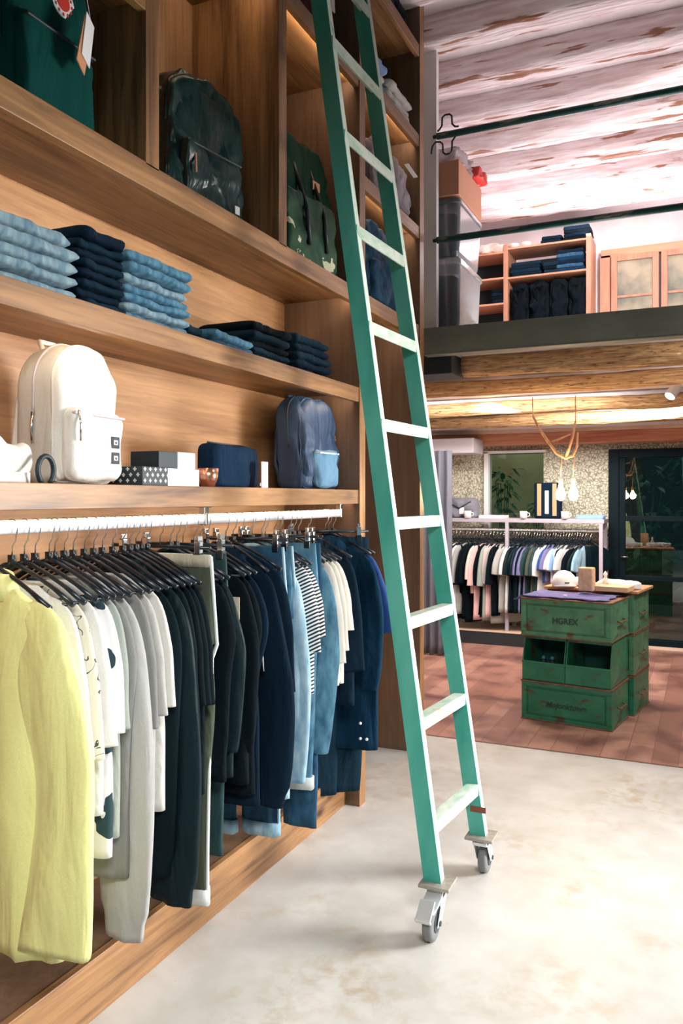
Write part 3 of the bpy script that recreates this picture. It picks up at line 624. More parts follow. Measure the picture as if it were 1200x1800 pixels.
# ------------------------------------------------------------------ pillow shapes: bags, pouches, folded cloth
def arch(w_, h, r, rb=.03, n=14):
    """closed outline (y, z), bottom at 0, rounded top corners r"""
    p = []
    for cx, cz, a0, rr in ((w_ / 2 - rb, rb, -90, rb), (w_ / 2 - r, h - r, 0, r), (-w_ / 2 + r, h - r, 90, r), (-w_ / 2 + rb, rb, 180, rb)):
        for i in range(n): a = R(a0 + 90 * i / (n - 1)); p.append((cx + rr * math.cos(a), cz + rr * math.sin(a)))
    q = []                                     # resample long edges
    for a, b_ in zip(p, p[1:] + p[:1]):
        d = math.hypot(b_[0] - a[0], b_[1] - a[1]); k = max(1, int(d / .025))
        for i in range(k): q.append((a[0] + (b_[0] - a[0]) * i / k, a[1] + (b_[1] - a[1]) * i / k))
    return q
def pillow(out, x0, x1, rnd=.03, bulge=.01, wr=.004, seed=0, bm_=None, fn=None, sag=0):
    """outline extruded along x from x0 to x1 with rounded rims and bulged faces"""
    bm_ = bm_ or bmesh.new(); cz = sum(p[1] for p in out) / len(out); cy = sum(p[0] for p in out) / len(out)
    mw = max(abs(p[0] - cy) for p in out)
    prof = [(.12, -bulge), (.45, -bulge * .8), (.75, -bulge * .3)]
    n = 6; prof = [(s_, dx) for s_, dx in prof]
    left = [(s_, x0 + dx) for s_, dx in prof] + [(1 - rnd / mw * (1 - math.sin(R(90 * i / n))), x0 + rnd * (1 - math.cos(R(90 * i / n)))) for i in range(n + 1)]
    mid = [(1.0 + .02 * math.sin(math.pi * t), x0 + rnd + (x1 - x0 - 2 * rnd) * t) for t in (.25, .5, .75)]
    right = [(s_, x1 - (x - x0)) for s_, x in reversed(left)]
    rings = []
    for s_, x in left + mid + right:
        ring = []
        for (y_, z_) in out:
            yy = cy + (y_ - cy) * s_; zz = cz + (z_ - cz) * s_
            nn = wr * (noise.noise((x * 14 + seed, yy * 11, zz * 11)) + .5 * noise.noise((x * 30 + seed, yy * 26, zz * 22)))
            d = Vector((0, yy - cy, zz - cz)); d = d.normalized() * nn if d.length > 1e-5 else Vector()
            p = Vector((x + nn * 1.6, yy, zz)) + d
            p.z = max(p.z, .0) if z_ >= 0 else p.z
            if fn: p = fn(p)
            ring.append(p)
        rings.append(ring)
    loft(bm_, rings); return bm_
def arc_tube(out, x, off, r, lo, hi=9, seg=6):
    cz = sum(p[1] for p in out) / len(out)
    pts = []
    m_ = len(out)
    st = min(range(m_), key=lambda i: out[i][1] + out[i][0] * .001)
    o2 = out[st:] + out[:st]
    for y_, z_ in o2:
        if z_ >= lo and z_ <= hi:
            d = Vector((y_, z_ - cz)).normalized() * off; pts.append((x, y_ + d.x, z_ + d.y))
    return tube(bmesh.new(), pts, r, seg)
def backpack(label, loc, rz, w_, h, d, mat, mpocket=None, mside=None, r=None, pocket=(.8, .45), seed=0, lean=0., trim=None, zipm=None, wr=.005, patch=None, cat='backpack'):
    o = thing('backpack', label, cat, loc, rz); r = r or w_ * .42
    f = (lambda p: Vector((p.x - lean * p.z, p.y, p.z))) if lean else None
    out = arch(w_, h, r)
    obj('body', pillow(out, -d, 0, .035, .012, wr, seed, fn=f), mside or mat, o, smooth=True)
    o2 = arch(w_ * .97, h * .97, r * .95); o2 = [(a, b_ + .008) for a, b_ in o2]
    obj('front_panel', pillow(o2, -.035, .012, .022, .012, wr, seed + 3, fn=f), mat, o, smooth=True)
    zz = arc_tube([(a * 1.0, b_) for a, b_ in out], -d * .45, .007, .0042, h * .42)
    if f:
        for v in zz.verts: v.co = f(v.co)
    zp = obj('zip', zz, zipm or M['rubberdark'], o, smooth=True)
    pw, ph = w_ * pocket[0], h * pocket[1]
    op = [(a, b_ + .012) for a, b_ in arch(pw, ph, .03)]
    pk = obj('front_pocket', pillow(op, -.01, .048, .022, .008, wr, seed + 7, fn=f), mpocket or mat, o, smooth=True)
    bm_ = bmesh.new(); box(bm_, .02, .052, -pw / 2 * .96, pw / 2 * .96, ph - .006, ph + .002)
    if f:
        for v in bm_.verts: v.co = f(v.co)
    obj('pocket_zip', bm_, trim or zipm or M['rubberdark'], pk, bevel=.003)
    bm_ = bmesh.new()
    tube(bm_, [(-d + .02, -.03, h * .97), (-d + .005, -.03, h + .02), (-d + .005, .03, h + .02), (-d + .02, .03, h * .97)], .008, 8)
    if f:
        for v in bm_.verts: v.co = f(v.co)
    obj('grab_handle', bm_, mat, o, smooth=True)
    for s_ in (-1, 1):
        bm_ = tube(bmesh.new(), [(-d, s_ * w_ * .2, h * .9), (-d - .035, s_ * w_ * .24, h * .6), (-d - .035, s_ * w_ * .3, h * .3), (-d, s_ * w_ * .36, .03)], .013, 8)
        if f:
            for v in bm_.verts: v.co = f(v.co)
        obj('shoulder_strap', bm_, mat, o, smooth=True)
    return o, f
ZS1, ZS2, ZS3 = 1.536, 2.032, 2.508
# white pack
wp, _ = backpack('cream white backpack with front pocket and two small black patches', (-1.635, 1.815, ZS1), R(3), .27, .40, .15, F['packwhite'], mside=F['packshade'], zipm=M['duct'], trim=M['duct'], seed=2, r=.125, pocket=(.86, .50))
for z_ in (.062, .108):
    p = obj('patch', B(.050, .0535, .045, .082, z_, z_ + .034), M['black'], wp, bevel=.002)
    obj('emblem', B(.0535, .0545, .054, .072, z_ + .010, z_ + .024), M['paper'], p)
    obj('emblem', B(.0545, .0550, .059, .067, z_ + .013, z_ + .019), M['black'], p)
bm = bmesh.new(); tube(bm, [(.052, -.098, .205), (.060, -.100, .17), (.058, -.098, .12)], .003, 6); obj('zip_pull', bm, M['chrome'], wp, smooth=True)
bm = bmesh.new(); tube(bm, [(-.068, -.145, .20), (-.066, -.150, .16), (-.064, -.150, .12)], .0045, 6); obj('zip_pull', bm, M['chrome'], wp, smooth=True)
# navy pack with light blue pocket
bp_, fb = backpack('navy blue backpack with light blue front pocket at the shelf end', (-1.635, 3.385, ZS1), R(-3), .335, .425, .15, F['packblue'], mpocket=F['packlblue'], seed=9, r=.10, pocket=(.58, .40), wr=.011, lean=.06, trim=M['paper'])
for z_, y_ in ((.30, .155), (.285, .163)):
    obj('orange_zip_pull', tube(bmesh.new(), [(-.04, y_, z_), (-.02, y_ + .012, z_ - .045)], .0028, 6), M['orange'], bp_)
# dark glossy green pack in second bay
gp, _ = backpack('glossy dark green backpack in the second upper compartment', (-1.665, 2.47, ZS3), R(-8), .40, .52, .18, F['packgreen'], seed=14, r=.14, pocket=(.74, .46), wr=.016)
obj('zip_pull', tube(bmesh.new(), [(.054, -.115, .20), (.06, -.118, .13)], .004, 6), M['orange'], gp)
obj('patch', B(.052, .0545, .10, .125, .05, .08), M['paper'], gp)
# forest green pack third bay
fp, ff_ = backpack('forest green roll top backpack with pale print patches in third compartment', (-1.625, 3.22, ZS3), R(-5), .52, .62, .17, F['forest'], mpocket=F['litprint'], seed=21, r=.13, pocket=(.8, .52), lean=.10, wr=.011)
for y_ in (-.07, .08): obj('strap', tube(bmesh.new(), [ff_(Vector(p)) for p in ((.0, y_, .52), (.03, y_, .40), (.062, y_, .27), (.062, y_, .10))], .010, 8), M['rodblack'], fp, smooth=True)
obj('label_patch', B(-.018, -.012, .06, .12, .40, .44), M['orange'], fp)
obj('label_patch', B(-.012, -.006, .135, .165, .22, .30), M['paper'], fp)
# top left pack with round badge and swing tag
tp, _ = backpack('teal green canvas backpack with round badge in the top left compartment', (-1.65, 1.685, ZS3), R(0), .31, .46, .15, F['packgreen2'], seed=30, r=.04, pocket=(.86, .55), wr=.008)
bm = bmesh.new(); cyl(bm, (.010, .035, .375), (.016, .035, .375), .043, 28); bd = obj('round_badge', bm, M['paper'], tp)
bm = bmesh.new(); cyl(bm, (.016, .035, .375), (.0175, .035, .375), .024, 28)
for k in range(12):
    a = 2 * math.pi * k / 12; box(bm, .016, .0175, .035 + .033 * math.cos(a) - .003, .035 + .033 * math.cos(a) + .003, .375 + .033 * math.sin(a) - .004, .375 + .033 * math.sin(a) + .004)
obj('badge_mark', bm, M['red'], bd)
tg = thing('swing_tag', 'white and orange swing tag hanging from the teal green backpack', 'tag', (-1.56, 1.745, 2.83)); tg.scale = (1.25, 1.25, 1.25)
bm = bmesh.new(); box(bm, -.001, .001, -.022, .022, -.11, 0); o_ = obj('white_card', bm, M['paper'], tg); o_.rotation_euler = (R(-14), 0, R(20))
bm = bmesh.new(); box(bm, -.004, -.002, -.022, .022, -.14, -.01); o_ = obj('orange_card', bm, M['orange'], tg); o_.rotation_euler = (R(-20), 0, R(20))
bm = bmesh.new(); tube(bm, [(0, 0, 0), (-.01, -.01, .09)], .001, 5); obj('string', bm, M['paper'], tg)

# ------------------------------------------------------------------ folded jeans
def folded(name, x0, x1, y0, y1, z0, z1, mat, label, cat, group=None, seed=0, wr=.005):
    """a folded garment: soft slab with a rounded fold towards the front (x1)"""
    o_ = bmesh.new(); h = z1 - z0; rings = []; n = 26
    W_ = (y1 - y0) / 2; cy = (y0 + y1) / 2
    for i in range(n + 1):
        t = i / n; y_ = y0 + (y1 - y0) * t; e = min(t, 1 - t) * 2; s_ = math.sqrt(max(.02, 1 - (1 - e / .16) ** 2)) if e < .16 else 1
        ring = []
        for j in range(28):
            a = 2 * math.pi * j / 28; ca, sa = math.cos(a), math.sin(a)
            xx = (x0 + x1) / 2 + math.copysign(abs(ca) ** .45, ca) * (x1 - x0) / 2 * (.95 + .05 * s_); zz = math.copysign(abs(sa) ** .55, sa) * h / 2 * (.25 + .75 * s_)
            q = wr * noise.noise((xx * 9 + seed, y_ * 12, seed)) + wr * .6 * noise.noise((xx * 24 + seed, y_ * 30, zz * 30)); ring.append((xx + q * 2.2, y_ + q * .5, z0 + h / 2 + zz * 1.06 + q * .5))
        rings.append(ring)
    loft(o_, rings)
    r_ = obj(name, o_, mat, smooth=True)
    # move origin to base
    me = r_.data; off = Vector(((x0 + x1) / 2, cy, z0))
    for v in me.vertices: v.co -= off
    r_.location = off
    return tag(r_, label, cat, group)
def stack(y0, y1, zb, hs, mats, name, label, cat, group, x1=-1.565, dep=.27, jit=.012, seed=0):
    z_ = zb; rnd = random.Random(seed)
    for i, h in enumerate(hs):
        j = rnd.uniform(-jit, jit); k = rnd.uniform(-jit, jit) * .8
        lab = label + (', topmost of its stack' if i == len(hs) - 1 else ', %s' % ORD[i])
        gr = group if 0 < i < len(hs) - 1 else None
        folded(name, x1 - dep + j, x1 + j, y0 + k, y1 + k * .5, z_, z_ + h, mats[i % len(mats)], lab, cat, gr, seed=seed * 7 + i * 3.3); z_ += h
stack(1.30, 1.70, ZS2, [.034, .033, .037, .039, .041], [F['jeanspale']], 'folded_jeans', 'pale faded folded jeans at the left end of the jeans shelf', 'jeans', 'pale jeans stack, inner pairs', seed=1)
stack(1.72, 1.90, ZS2, [.0275] * 7 + [.038], [F['denimdark'], F['navy']], 'folded_jeans', 'nearly black folded jeans beside the tall blue stack', 'jeans', 'dark jeans stack, inner pairs', seed=2, x1=-1.57)
stack(1.905, 2.235, ZS2, [.028, .030, .028, .030, .029, .032, .038], [F['jeansmid'], F['jeanspale'], F['jeansmid']], 'folded_jeans', 'mid blue folded jeans in the tall stack', 'jeans', 'mid blue jeans stack, inner pairs', seed=3, x1=-1.565)
stack(2.27, 2.37, ZS2, [.03, .034], [F['denimdark']], 'folded_jeans', 'dark folded jeans in the low stack', 'jeans', None, seed=4, x1=-1.60)
stack(2.375, 2.66, ZS2, [.032, .034], [F['jeans'], F['jeansmid']], 'folded_jeans', 'blue folded jeans in the low stack', 'jeans', None, seed=5, x1=-1.58)
stack(2.70, 3.02, ZS2, [.032, .03, .032, .034, .036], [F['black'], F['denimdark']], 'folded_jeans', 'black folded jeans left of the shelf end', 'jeans', 'black jeans stack left, inner pairs', seed=6, x1=-1.60)
stack(3.07, 3.42, ZS2, [.036, .036, .036, .040, .038], [F['denimdark'], F['navy']], 'folded_jeans', 'dark navy folded jeans at the right end of the jeans shelf', 'jeans', 'navy jeans stack right, inner pairs', seed=7, x1=-1.60)
# fourth bay: folded shirts, grey cap and denim bag, dark stack on top
stack(3.70, 4.02, 3.625, [.042, .042, .042, .046], [F['skyblue'], F['denimlight'], F['white']], 'folded_shirt', 'light blue folded shirt on the upper right shelf', 'shirt', 'light blue shirts stack, inner ones', seed=8, x1=-1.56)
stack(4.06, 4.42, 3.625, [.036, .038, .038, .040], [F['lightest']], 'folded_shirt', 'pale grey folded shirt on the upper right shelf', 'shirt', 'pale grey shirts stack, inner ones', seed=9, x1=-1.56)
stack(3.9, 4.35, 4.155, [.04, .04, .04], [F['black'], F['navy']], 'folded_shirt', 'black folded clothes on the highest right shelf', 'clothes', None, seed=10, x1=-1.56)
gb, _ = backpack('lilac grey soft backpack in the right upper compartment', (-1.575, 4.13, 3.088), R(2), .63, .30, .20, F['heather'], seed=40, r=.09, pocket=(.6, .4), lean=.04, wr=.014)
o = tag(obj('swing_tag', B(-.012, .012, -.08, .08, 0, .004), M['paper']), 'white paper tag sticking out above the lilac grey bag', 'tag'); o.location = (-1.53, 4.33, 3.36); o.rotation_euler = (R(-6), 0, 0)
db, _ = backpack('slate blue denim backpack under the lilac grey bag', (-1.60, 4.05, ZS3), R(0), .52, .44, .16, F['jeans'], seed=44, r=.06, pocket=(.8, .5), wr=.012)
mb, _ = backpack('maroon bag on the shelf behind the top of the ladder', (-1.68, 3.35, 3.56), R(0), .28, .34, .15, F['maroon'], seed=46, r=.09, pocket=(.7, .4))
o = tag(obj('swing_tag', B(-.002, .002, -.02, .02, -.07, 0), M['paper']), 'white swing tag hanging from the maroon bag', 'tag'); o.location = (-1.60, 3.42, 3.86); o.rotation_euler = (R(8), 0, 0)

# things on the bottom shelf
def simple_box(name, label, cat, x0, x1, y0, y1, z0, z1, m1, m2=None, rz=0):
    t_ = thing(name, label, cat, ((x0 + x1) / 2, (y0 + y1) / 2, z0), rz); a, b_, h = (x1 - x0) / 2, (y1 - y0) / 2, z1 - z0
    obj('base', B(-a, a, -b_, b_, 0, h * .45), m2 or m1, t_, bevel=.002); obj('lid', B(-a - .002, a + .002, -b_ - .002, b_ + .002, h * .45, h), m1, t_, bevel=.002); return t_
pb = thing('gift_box', 'long white box with black white-starred end under the black box', 'box', (-1.67, 2.19, ZS1))
obj('box_body', B(-.07, .085, -.13, .12, 0, .058), M['paper'], pb, bevel=.002)
bm = B(-.071, .088, -.19, -.06, -.0, .060); e_ = obj('patterned_end', bm, M['black'], pb, bevel=.002); bm = bmesh.new()
for i in range(5):
    for j in range(3):
        y_ = -.18 + i * .026 + (j % 2) * .012; z_ = .010 + j * .018
        box(bm, .088, .0888, y_, y_ + .004, z_, z_ + .012); box(bm, .088, .0888, y_ - .004, y_ + .008, z_ + .004, z_ + .008)
for i in range(5):
    for j in range(3):
        x_ = -.055 + i * .028 + (j % 2) * .012; z_ = .010 + j * .018
        box(bm, x_, x_ + .004, -.1908, -.190, z_, z_ + .012); box(bm, x_ - .004, x_ + .008, -.1908, -.190, z_ + .004, z_ + .008)
obj('star_print', bm, M['paper'], e_)
bx = thing('gift_box', 'black lidded box with white sleeve on top of the long white box', 'box', (-1.67, 2.225, ZS1 + .060))
obj('box_body', B(-.06, .055, -.10, .0, 0, .055), M['black'], bx, bevel=.002); obj('white_sleeve', B(-.061, .058, .0, .10, 0, .056), M['paper'], bx, bevel=.002)
bm = bmesh.new(); lathe(bm, [(.001, .002), (.024, .002), (.034, .03), (.038, .066), (.035, .066), (.030, .03), (.020, .008), (.001, .008)], 28)
o = tag(obj('copper_cup', bm, M['copper'], smooth=True), 'small copper cup beside the navy pouch', 'cup'); o.location = (-1.60, 2.385, ZS1)
pc = thing('wash_bag', 'dark navy wash bag leaning beside the copper cup', 'pouch', (-1.66, 2.665, ZS1), R(3))
obj('pouch_body', pillow(arch(.36, .165, .03, .02), -.075, .02, .03, .006, .006, 5), F['pouch'], pc, smooth=True)
bm = bmesh.new(); tube(bm, [(-.03, -.16, .168), (-.03, .16, .168)], .004, 6); obj('zip', bm, M['rubberdark'], pc, smooth=True)
obj('label', B(.024, .026, .155, .168, .01, .022), M['paper'], pc)
tag(obj('price_card', B(-1.60, -1.596, 2.755, 2.805, ZS1, ZS1 + .105), M['paper'], bevel=.001), 'narrow white card standing between navy pouch and navy backpack', 'card')
# sneaker at the left edge
sn = thing('sneaker', 'off-white sneaker at the left end of the bottom shelf', 'shoe', (-1.62, 1.46, ZS1))
bm = bmesh.new(); rings = []
for i in range(34):
    t = i / 33; y_ = .115 - t * .30
    hgt = lerp_tab([(1, .070), (.96, .088), (.85, .078), (.72, .082), (.62, .108), (.54, .104), (.35, .070), (.15, .048), (0, .020)], 1 - t)[0]
    wdt = lerp_tab([(1, .020), (.95, .030), (.6, .040), (.3, .044), (.12, .034), (0, .012)], 1 - t)[0]
    rings.append([(math.cos(a) * wdt, y_, .020 + max(0, (math.sin(a) * .5 + .5)) ** .7 * hgt) for a in [2 * math.pi * j / 24 for j in range(24)]])
loft(bm, rings); obj('upper', bm, F['sneaker'], sn, smooth=True)
bm = bmesh.new(); loft(bm, [[(math.cos(a) * .047, -.035 + math.sin(a) * .155, z_) for a in [2 * math.pi * j / 28 for j in range(28)]] for z_ in (0, .014, .028)]); obj('sole', bm, M['paper'], sn, smooth=True)
bm = bmesh.new()
for k in range(4): y_ = -.005 - k * .022; z_ = .125 - k * .014; tube(bm, [(.030, y_, z_ - .025), (.012, y_ - .004, z_), (-.02, y_ - .008, z_ - .01)], .003, 6)
obj('laces', bm, M['paper'], sn, smooth=True)
o = tag(obj('key_loop', tube(bmesh.new(), [(0, .028 * math.cos(a), .034 + .034 * math.sin(a) * 1.1) for a in [R(-60 + i * 20) for i in range(16)]], .007, 8), M['black'], smooth=True), 'black cord loop standing between sneaker and cream backpack', 'loop'); o.location = (-1.565, 1.585, ZS1)

# ------------------------------------------------------------------ ladder
ld = thing('library_ladder', 'tall green painted metal ladder on casters leaning along the shelves', 'ladder', (-.80, 2.87, 0))
def LP(p): return (p[0] + .80, p[1] - 2.87, p[2])
def rail_part(Yc, xb, zb, xt, zt, ww=.062, th=.040):
    bm_ = bmesh.new(); L = []
    d = Vector((xt - xb, 0, zt - zb)).normalized(); n_ = Vector((d.z, 0, -d.x))
    tt = (4.5 - zb) / (zt - zb); P0 = Vector((xb, Yc, zb)); P1 = Vector((xb + (xt - xb) * tt, Yc, 4.45))
    # channel: web facing the camera side, two short flanges
    def bar(a0, a1, y0, y1, m):
        vs = []
        for P_ in (P0, P1):
            for (a, y_) in ((a0, y0), (a1, y0), (a1, y1), (a0, y1)):
                q = P_ + n_ * a + Vector((0, y_, 0)); vs.append(bm_.verts.new(LP(q)))
        for f in ((0, 1, 2, 3), (7, 6, 5, 4), (0, 4, 5, 1), (1, 5, 6, 2), (2, 6, 7, 3), (3, 7, 4, 0)):
            fa = bm_.faces.new([vs[i] for i in f]); fa.material_index = m
    bar(-ww, 0, -.0, .005, 0); bar(-ww, -ww + .005, .005, th, 0); bar(-.005, 0, .005, th, 1)
    return obj('side_rail', bm_, [M['ladder'], M['wornlitedge']], ld), P0, d, n_
r1, A0, dA, nA = rail_part(2.65, -.8281, .172, -1.258, 3.318)
r2, B0, dB, nB = rail_part(3.09, -.785, .172, -1.280, 3.571)
for k in range(13):
    z_ = .350 + .352 * k
    if z_ > 4.4: break
    pa = A0 + dA * ((z_ - A0.z) / dA.z); pb_ = B0 + dB * ((z_ - B0.z) / dB.z)
    bm_ = bmesh.new()
    u = (pb_ - pa); vs = []
    for P_ in (pa + Vector((-.002, .005, 0)), pb_ + Vector((-.002, 0, 0))):
        for dx, dz in ((-.005, .022), (.0, .022), (.0, -.022), (-.006, -.022)): vs.append(bm_.verts.new(LP(P_ + Vector((dx, 0, dz)))))
    for f in ((0, 1, 2, 3), (7, 6, 5, 4), (0, 4, 5, 1), (1, 5, 6, 2), (2, 6, 7, 3), (3, 7, 4, 0)): bm_.faces.new([vs[i] for i in f])
    vs = []
    for P_ in (pa + Vector((-.002, .005, 0)), pb_ + Vector((-.002, 0, 0))):
        for dx, dz in ((-.045, .022), (-.005, .022), (-.005, .017), (-.045, .017)): vs.append(bm_.verts.new(LP(P_ + Vector((dx, 0, dz)))))
    for f in ((0, 1, 2, 3), (7, 6, 5, 4), (0, 4, 5, 1), (1, 5, 6, 2), (2, 6, 7, 3), (3, 7, 4, 0)): bm_.faces.new([vs[i] for i in f])
    obj('rung', bm_, M['rung'], ld, bevel=.001)
obj('rust_band', B(*[LP((-.845, 0, 0))[0], LP((-.783, 0, 0))[0]], 3.088 - 2.87, 3.0895 - 2.87, .262, .285), plain('rust_brown', (.2, .06, .035)), ld)
def caster(x, y, yw, brake, s):
    bm_ = bmesh.new(); box(bm_, -.055, .055, -.055, .055, .160, .172); pl = obj('caster_plate', bm_, M['castplate'], ld, bevel=.003); pl.location = LP((x, y, 0))
    o_ = yw - y
    bm_ = bmesh.new(); cyl(bm_, (0, 0, .146), (0, 0, .160), .030, 20)
    for sx in (-1, 1):
        v0 = [(sx * .026, -.03, .148), (sx * .026, .03, .148), (sx * .026, o_ + .022, .055), (sx * .026, o_ - .022, .055)]
        a = [bm_.verts.new(p) for p in v0]; b_ = [bm_.verts.new((p[0] + sx * .003, p[1], p[2])) for p in v0]
        bm_.faces.new(a); bm_.faces.new(b_[::-1])
        for i in range(4): bm_.faces.new((a[i], a[(i + 1) % 4], b_[(i + 1) % 4], b_[i]))
    box(bm_, -.029, .029, -.034, .034, .136, .149)
    loft(bm_, [[(xx, yy, zz) for yy, zz in ((-s * .03, .148), (o_ - s * .062 if s > 0 else o_ + .062, .118), (o_ * .9, .124), (0, .138))] for xx in (-.029, .029)])
    obj('fork', bm_, M['zinc'], pl, bevel=.001)
    bm_ = bmesh.new(); n_ = 36; prof = [(.030, -.018), (.048, -.018), (.058, -.015), (.0625, -.007), (.0605, 0), (.0625, .007), (.058, .015), (.048, .018), (.030, .018)]
    rings = [[(px, o_ + r_ * math.cos(2 * math.pi * j / n_), .0625 + r_ * math.sin(2 * math.pi * j / n_)) for j in range(n_)] for r_, px in prof]
    loft(bm_, rings); obj('wheel', bm_, M['rubber'], pl, smooth=True)
    bm_ = bmesh.new(); cyl(bm_, (-.021, o_, .0625), (.021, o_, .0625), .031, 24); cyl(bm_, (-.033, o_, .0625), (.033, o_, .0625), .009, 12); obj('hub', bm_, M['rubberdark'], pl)
    if brake:
        bm_ = bmesh.new(); mt = Matrix.Translation((0, o_ - .055, .125)) @ Matrix.Rotation(R(38), 4, 'X'); box(bm_, -.030, .022, -.034, .034, -.004, .004, mt=mt); box(bm_, -.032, .024, -.040, -.032, -.012, .006, mt=mt)
        obj('brake_pedal', bm_, M['zinc'], pl, bevel=.002)
caster(-.845, 2.67, 2.60, True, 1)
caster(-.805, 3.11, 3.165, False, -1)

# ------------------------------------------------------------------ mezzanine
tag(obj('upright_board', B(-1.70, -1.577, 4.95, 5.0, 2.578, 4.54), M['white'], bevel=.002), 'tall white upright board standing at the left end of the mezzanine', 'board')
def pipe(z_, label):
    t_ = thing('guard_rail', label, 'railing', (-1.54, 4.91, z_))
    obj('pipe_run', cyl(bmesh.new(), (-.02, 0, 0), (4.15, 0, 0), .021, 16), M['pipe'], t_, smooth=True); obj('end_flange', cyl(bmesh.new(), (-.045, 0, 0), (-.02, 0, 0), .012, 12), M['rodblack'], t_); return t_
pipe(3.80, 'upper dark green pipe rail across the mezzanine opening'); pipe(3.138, 'lower dark green pipe rail across the mezzanine opening')
bm = bmesh.new()
def xz(pts, r=.006): tube(bm, [(x, 0, z) for x, z in pts], r, 8)
xz([(-.05, .02), (-.035, .03), (-.02, .05), (-.018, .10), (.0, .115), (.03, .115), (.045, .10), (.047, .05), (.065, .03), (.09, .026)])
xz([(-.09, -.115), (-.083, -.07), (-.06, -.045), (-.03, -.05), (-.015, -.065), (-.012, -.12), (.005, -.135), (.03, -.135), (.045, -.12), (.047, -.06), (.07, -.03)])
o = tag(obj('wire_hook', bm, M['rodblack'], smooth=True), 'black bent wire hooks clamped on the upper pipe rail', 'hook'); o.location = (-1.50, 4.885, 3.80)
def bin_(z0, z1, label, inside):
    x1, y0, y1 = -1.452, 5.05, 5.66; x0 = x1 - .36
    t_ = thing('storage_bin', label, 'storage box', ((x0 + x1) / 2, (y0 + y1) / 2, z0)); a, b_, h = .18, .305, z1 - z0; bm_ = bmesh.new(); rings = []
    def rr(s_, z_): 
        p = []
        for sx, sy, a0 in ((1, 1, 0), (-1, 1, 90), (-1, -1, 180), (1, -1, 270)):
            for i in range(5): q = R(a0 + 90 * i / 4); p.append((sx * (a * s_ - .04) + .04 * math.cos(q), sy * (b_ * s_ - .04) + .04 * math.sin(q), z_))
        return p
    loft(bm_, [rr(.84, 0), rr(.88, h * .1), rr(.95, h * .9), rr(.945, h * .9), rr(.87, h * .1), rr(.83, .006)]); obj('tub', bm_, M['bin'], t_, smooth=False)
    bm_ = bmesh.new(); loft(bm_, [rr(1.0, h * .9), rr(1.0, h * .96), rr(.9, h)]); obj('lid', bm_, M['bin'], t_)
    obj('contents', pillow([(y_ * 1, z_ + .012) for y_, z_ in arch(.47, h * .78, .05)], -.135, .135, .04, .006, .006, z0 * 9), inside, t_, smooth=True)
bin_(2.578, 3.075, 'lower clear plastic storage bin with dark contents on the mezzanine', F['navy'])
bin_(3.08, 3.46, 'upper clear plastic storage bin stacked below the cardboard box', F['navyblue'])
tag(obj('cardboard_box', B(-1.80, -1.455, 5.04, 5.62, 3.463, 3.69), M['cardboard'], bevel=.004), 'brown cardboard box on top of the clear storage bins', 'box')
o = tag(obj('plastic_bag', pillow(arch(.5, .12, .05, .03), -.13, .12, .04, .01, .035, 3), M['bag'], smooth=True), 'crumpled clear plastic bag lying on the cardboard box', 'bag'); o.location = (-1.60, 5.33, 3.692)
o = tag(obj('red_cloth', pillow(arch(.22, .08, .03, .02), -.06, .06, .02, .01, .015, 13), M['red'], smooth=True), 'red item lying on the cardboard box beside the plastic bag', 'clothing'); o.location = (-1.47, 5.50, 3.70)
tag(obj('red_object', pillow([(y_ + 5.0, z_ + 4.46) for y_, z_ in arch(.2, .08, .03, .02)], -1.66, -1.52, .02, .01, .01, 4), M['red'], smooth=True), 'red object at the top of the white upright board', 'object')
# pine shelves with dark clothes at the back of the mezzanine
ms = thing('pine_shelf', 'orange pine shelving full of dark clothes at the mezzanine back', 'shelving unit', (-1.83, 8.1, 2.578))
for x_ in (-.98, -.02, .79): obj('upright', B(x_ - .022, x_ + .022, 0, .40, 0, 1.49), M['pine'], ms, bevel=.002)
for x0, x1, zz in ((-.96, -.04, (.10, .55, .90, 1.16, 1.42)), (0, .77, (.10, .62, 1.15, 1.45))):
    for z_ in zz: obj('shelf', B(x0, x1, 0, .40, z_ - .018, z_), M['pineX'], ms)
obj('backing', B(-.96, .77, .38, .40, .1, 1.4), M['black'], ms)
def far_stack(x0, x1, y0, z_, n, mats, label, group, h=.035):
    for i in range(n):
        bm_ = pillow([(y_, zz) for y_, zz in arch(x1 - x0, h, .014, .012, 5)], -.30, 0, .012, .002, .004, i * 3 + x0 * 5)
        o_ = obj('folded_garment', bm_, mats[i % len(mats)], smooth=True); o_.rotation_euler = (0, 0, R(-90)); o_.location = ((x0 + x1) / 2 + random.uniform(-.01, .01), y0, z_ + i * h)
        tag(o_, label + (', ' + ORD[i] if i < n - 1 else ', topmost'), 'clothes', group)
zb = 2.578
far_stack(-1.80, -1.50, 8.11, zb + 1.152, 4, [F['navy'], F['denimdark']], 'dark folded jeans on the middle pine shelf, left', 'dark jeans on pine shelf left')
far_stack(-1.48, -1.28, 8.11, zb + 1.152, 3, [F['denimdark'], F['black']], 'dark folded jeans on the middle pine shelf, centre', 'dark jeans on pine shelf centre')
far_stack(-1.34, -1.08, 8.11, zb + 1.152 + .0, 6, [F['navyblue'], F['jeans'], F['navy']], 'blue folded jeans on the middle pine shelf, right', 'blue jeans on pine shelf right')
far_stack(-1.50, -1.30, 8.12, zb + 1.452, 2, [F['navy']], 'dark folded clothes on top of the pine shelving', 'dark clothes on pine shelving top')
far_stack(-1.28, -1.03, 8.12, zb + 1.452, 4, [F['black'], F['navy']], 'black folded clothes on top right of the pine shelving', 'black clothes on pine shelving top right')
far_stack(-2.0, -1.87, 8.11, zb + .905, 4, [F['navy'], F['black']], 'dark folded clothes in the left bay of the pine shelving', 'dark clothes in left pine bay')
